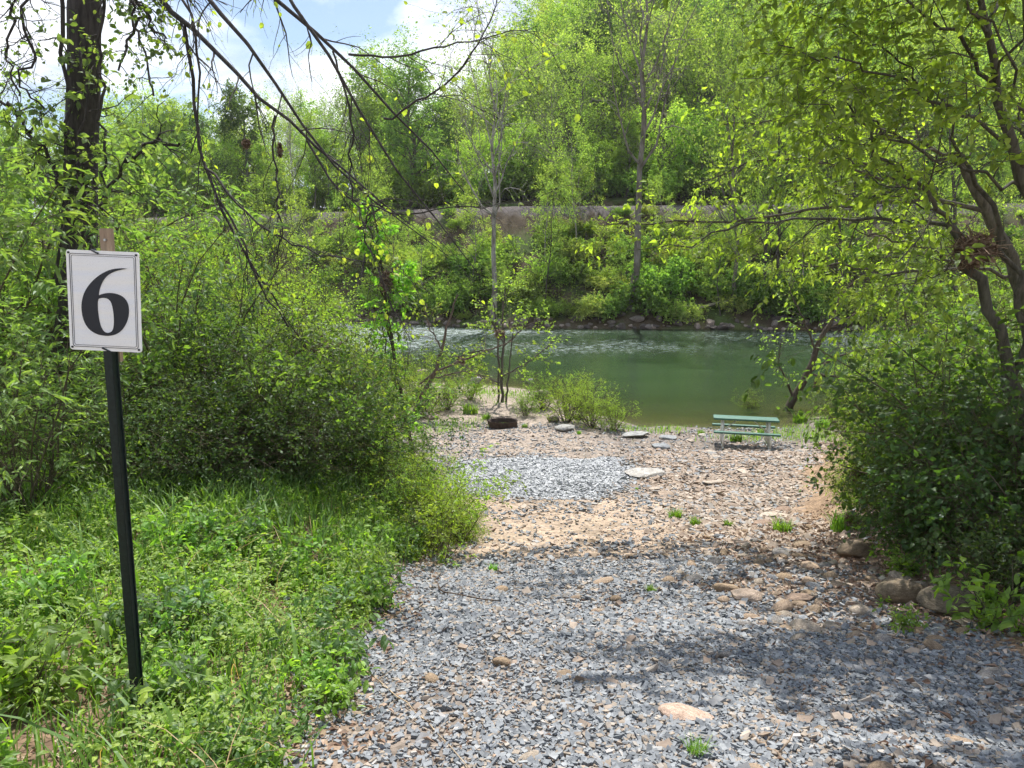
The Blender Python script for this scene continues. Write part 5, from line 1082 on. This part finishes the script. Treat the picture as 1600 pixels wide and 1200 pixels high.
# ------------------------------------------------------------------ sky, sun, haze, camera
w = bpy.data.worlds.new('World'); bpy.context.scene.world = w; w.use_nodes = True; nt = w.node_tree; nt.nodes.clear(); g = G(nt)
out = g.n('ShaderNodeOutputWorld'); bg = g.n('ShaderNodeBackground'); bg.inputs['Strength'].default_value = .10
sky = g.n('ShaderNodeTexSky'); sky.sky_type = 'NISHITA'; sky.sun_disc = False; sky.sun_elevation = R_(SUN_EL); sky.sun_rotation = R_(SUN_AZ); sky.air_density = 1.0; sky.dust_density = .6; sky.ozone_density = 1.5
tc = g.n('ShaderNodeTexCoord'); sp = g.n('ShaderNodeSeparateXYZ'); g.l(tc.outputs['Generated'], sp.inputs[0])
zz = g.math('ADD', g.math('MAXIMUM', sp.outputs[2], 0.0), .22)
cv = g.n('ShaderNodeCombineXYZ'); g.l(g.math('DIVIDE', sp.outputs[0], zz), cv.inputs[0]); g.l(g.math('DIVIDE', sp.outputs[1], zz), cv.inputs[1])
mp = g.mapping(cv.outputs[0], (1, 1, 1), (5.3, 1.7, 0))
n1 = g.noise(1.15, 7, mp, .55, .35); n2 = g.noise(2.6, 6, mp, .6, .2)
hi = g.ramp(sp.outputs[2], [(.42, (1,)*3), (.62, (.25,)*3)])
mask = g.math('MULTIPLY', g.ramp(n1, [(.39, (0,)*3), (.52, (1,)*3)]), hi)
ccol = g.mix(g.ramp(n2, [(.35, (0,)*3), (.62, (1,)*3)]), (5.0, 5.7, 7.0), (12, 12, 12.2))
mixc = g.mix(mask, sky.outputs[0], ccol); g.l(mixc, bg.inputs[0]); g.l(bg.outputs[0], out.inputs[0])
sun = bpy.data.lights.new('sun', 'SUN'); sun.energy = 5.0; sun.angle = R_(.5); sun.color = (1, .965, .91)
so = bpy.data.objects.new('sun', sun); C.objects.link(so)
sd = Vector((math.sin(R_(SUN_AZ))*math.cos(R_(SUN_EL)), math.cos(R_(SUN_AZ))*math.cos(R_(SUN_EL)), math.sin(R_(SUN_EL))))
so.rotation_euler = sd.to_track_quat('Z', 'Y').to_euler()
cam = bpy.data.cameras.new('camera'); co = bpy.data.objects.new('camera', cam); C.objects.link(co)
cam.sensor_width = 36; cam.lens = 36*F/1600; cam.clip_start = .05; cam.clip_end = 3000
co.location = tuple(CAM); co.rotation_euler = (PI/2-PITCH, 0, 0)
sc = bpy.context.scene; sc.camera = co
HAZE = .00016
if HAZE:
    hb = MB().box((0, 300, 45), (1500, 900, 0)).build('haze', M['leaf'])
    me = hb.data; 
    bm = bmesh.new(); bmesh.ops.create_cube(bm, size=1); bm.to_mesh(me); bm.free()
    hb.scale = (1010, 566, 160); hb.location = (0, 221, 78.0-2.8)
    mh = bpy.data.materials.new('haze_air'); nt = nodes(mh); g = G(nt); o_ = g.n('ShaderNodeOutputMaterial'); pv = g.n('ShaderNodeVolumePrincipled')
    pv.inputs['Color'].default_value = (.93, .96, 1, 1); pv.inputs['Density'].default_value = HAZE; pv.inputs['Anisotropy'].default_value = .35; g.l(pv.outputs[0], o_.inputs['Volume'])
    me.materials.clear(); me.materials.append(mh); tag(hb, 'thin pale haze over the river and the far hillside', 'haze', kind='stuff')
vs = sc.view_settings; vs.view_transform = 'Standard'; vs.look = 'None'; vs.exposure = .68; vs.gamma = 1
cy = sc.cycles; sc.render.engine = 'CYCLES'
cy.max_bounces = 6; cy.diffuse_bounces = 3; cy.glossy_bounces = 2; cy.transmission_bounces = 3; cy.transparent_max_bounces = 8; cy.volume_bounces = 0
cy.use_adaptive_sampling = True; cy.adaptive_threshold = .035; cy.use_denoising = True; cy.sample_clamp_indirect = 6; cy.caustics_reflective = False; cy.caustics_refractive = False
try: cy.denoiser = 'OPENIMAGEDENOISE'; cy.denoising_prefilter = 'ACCURATE'
except Exception: pass
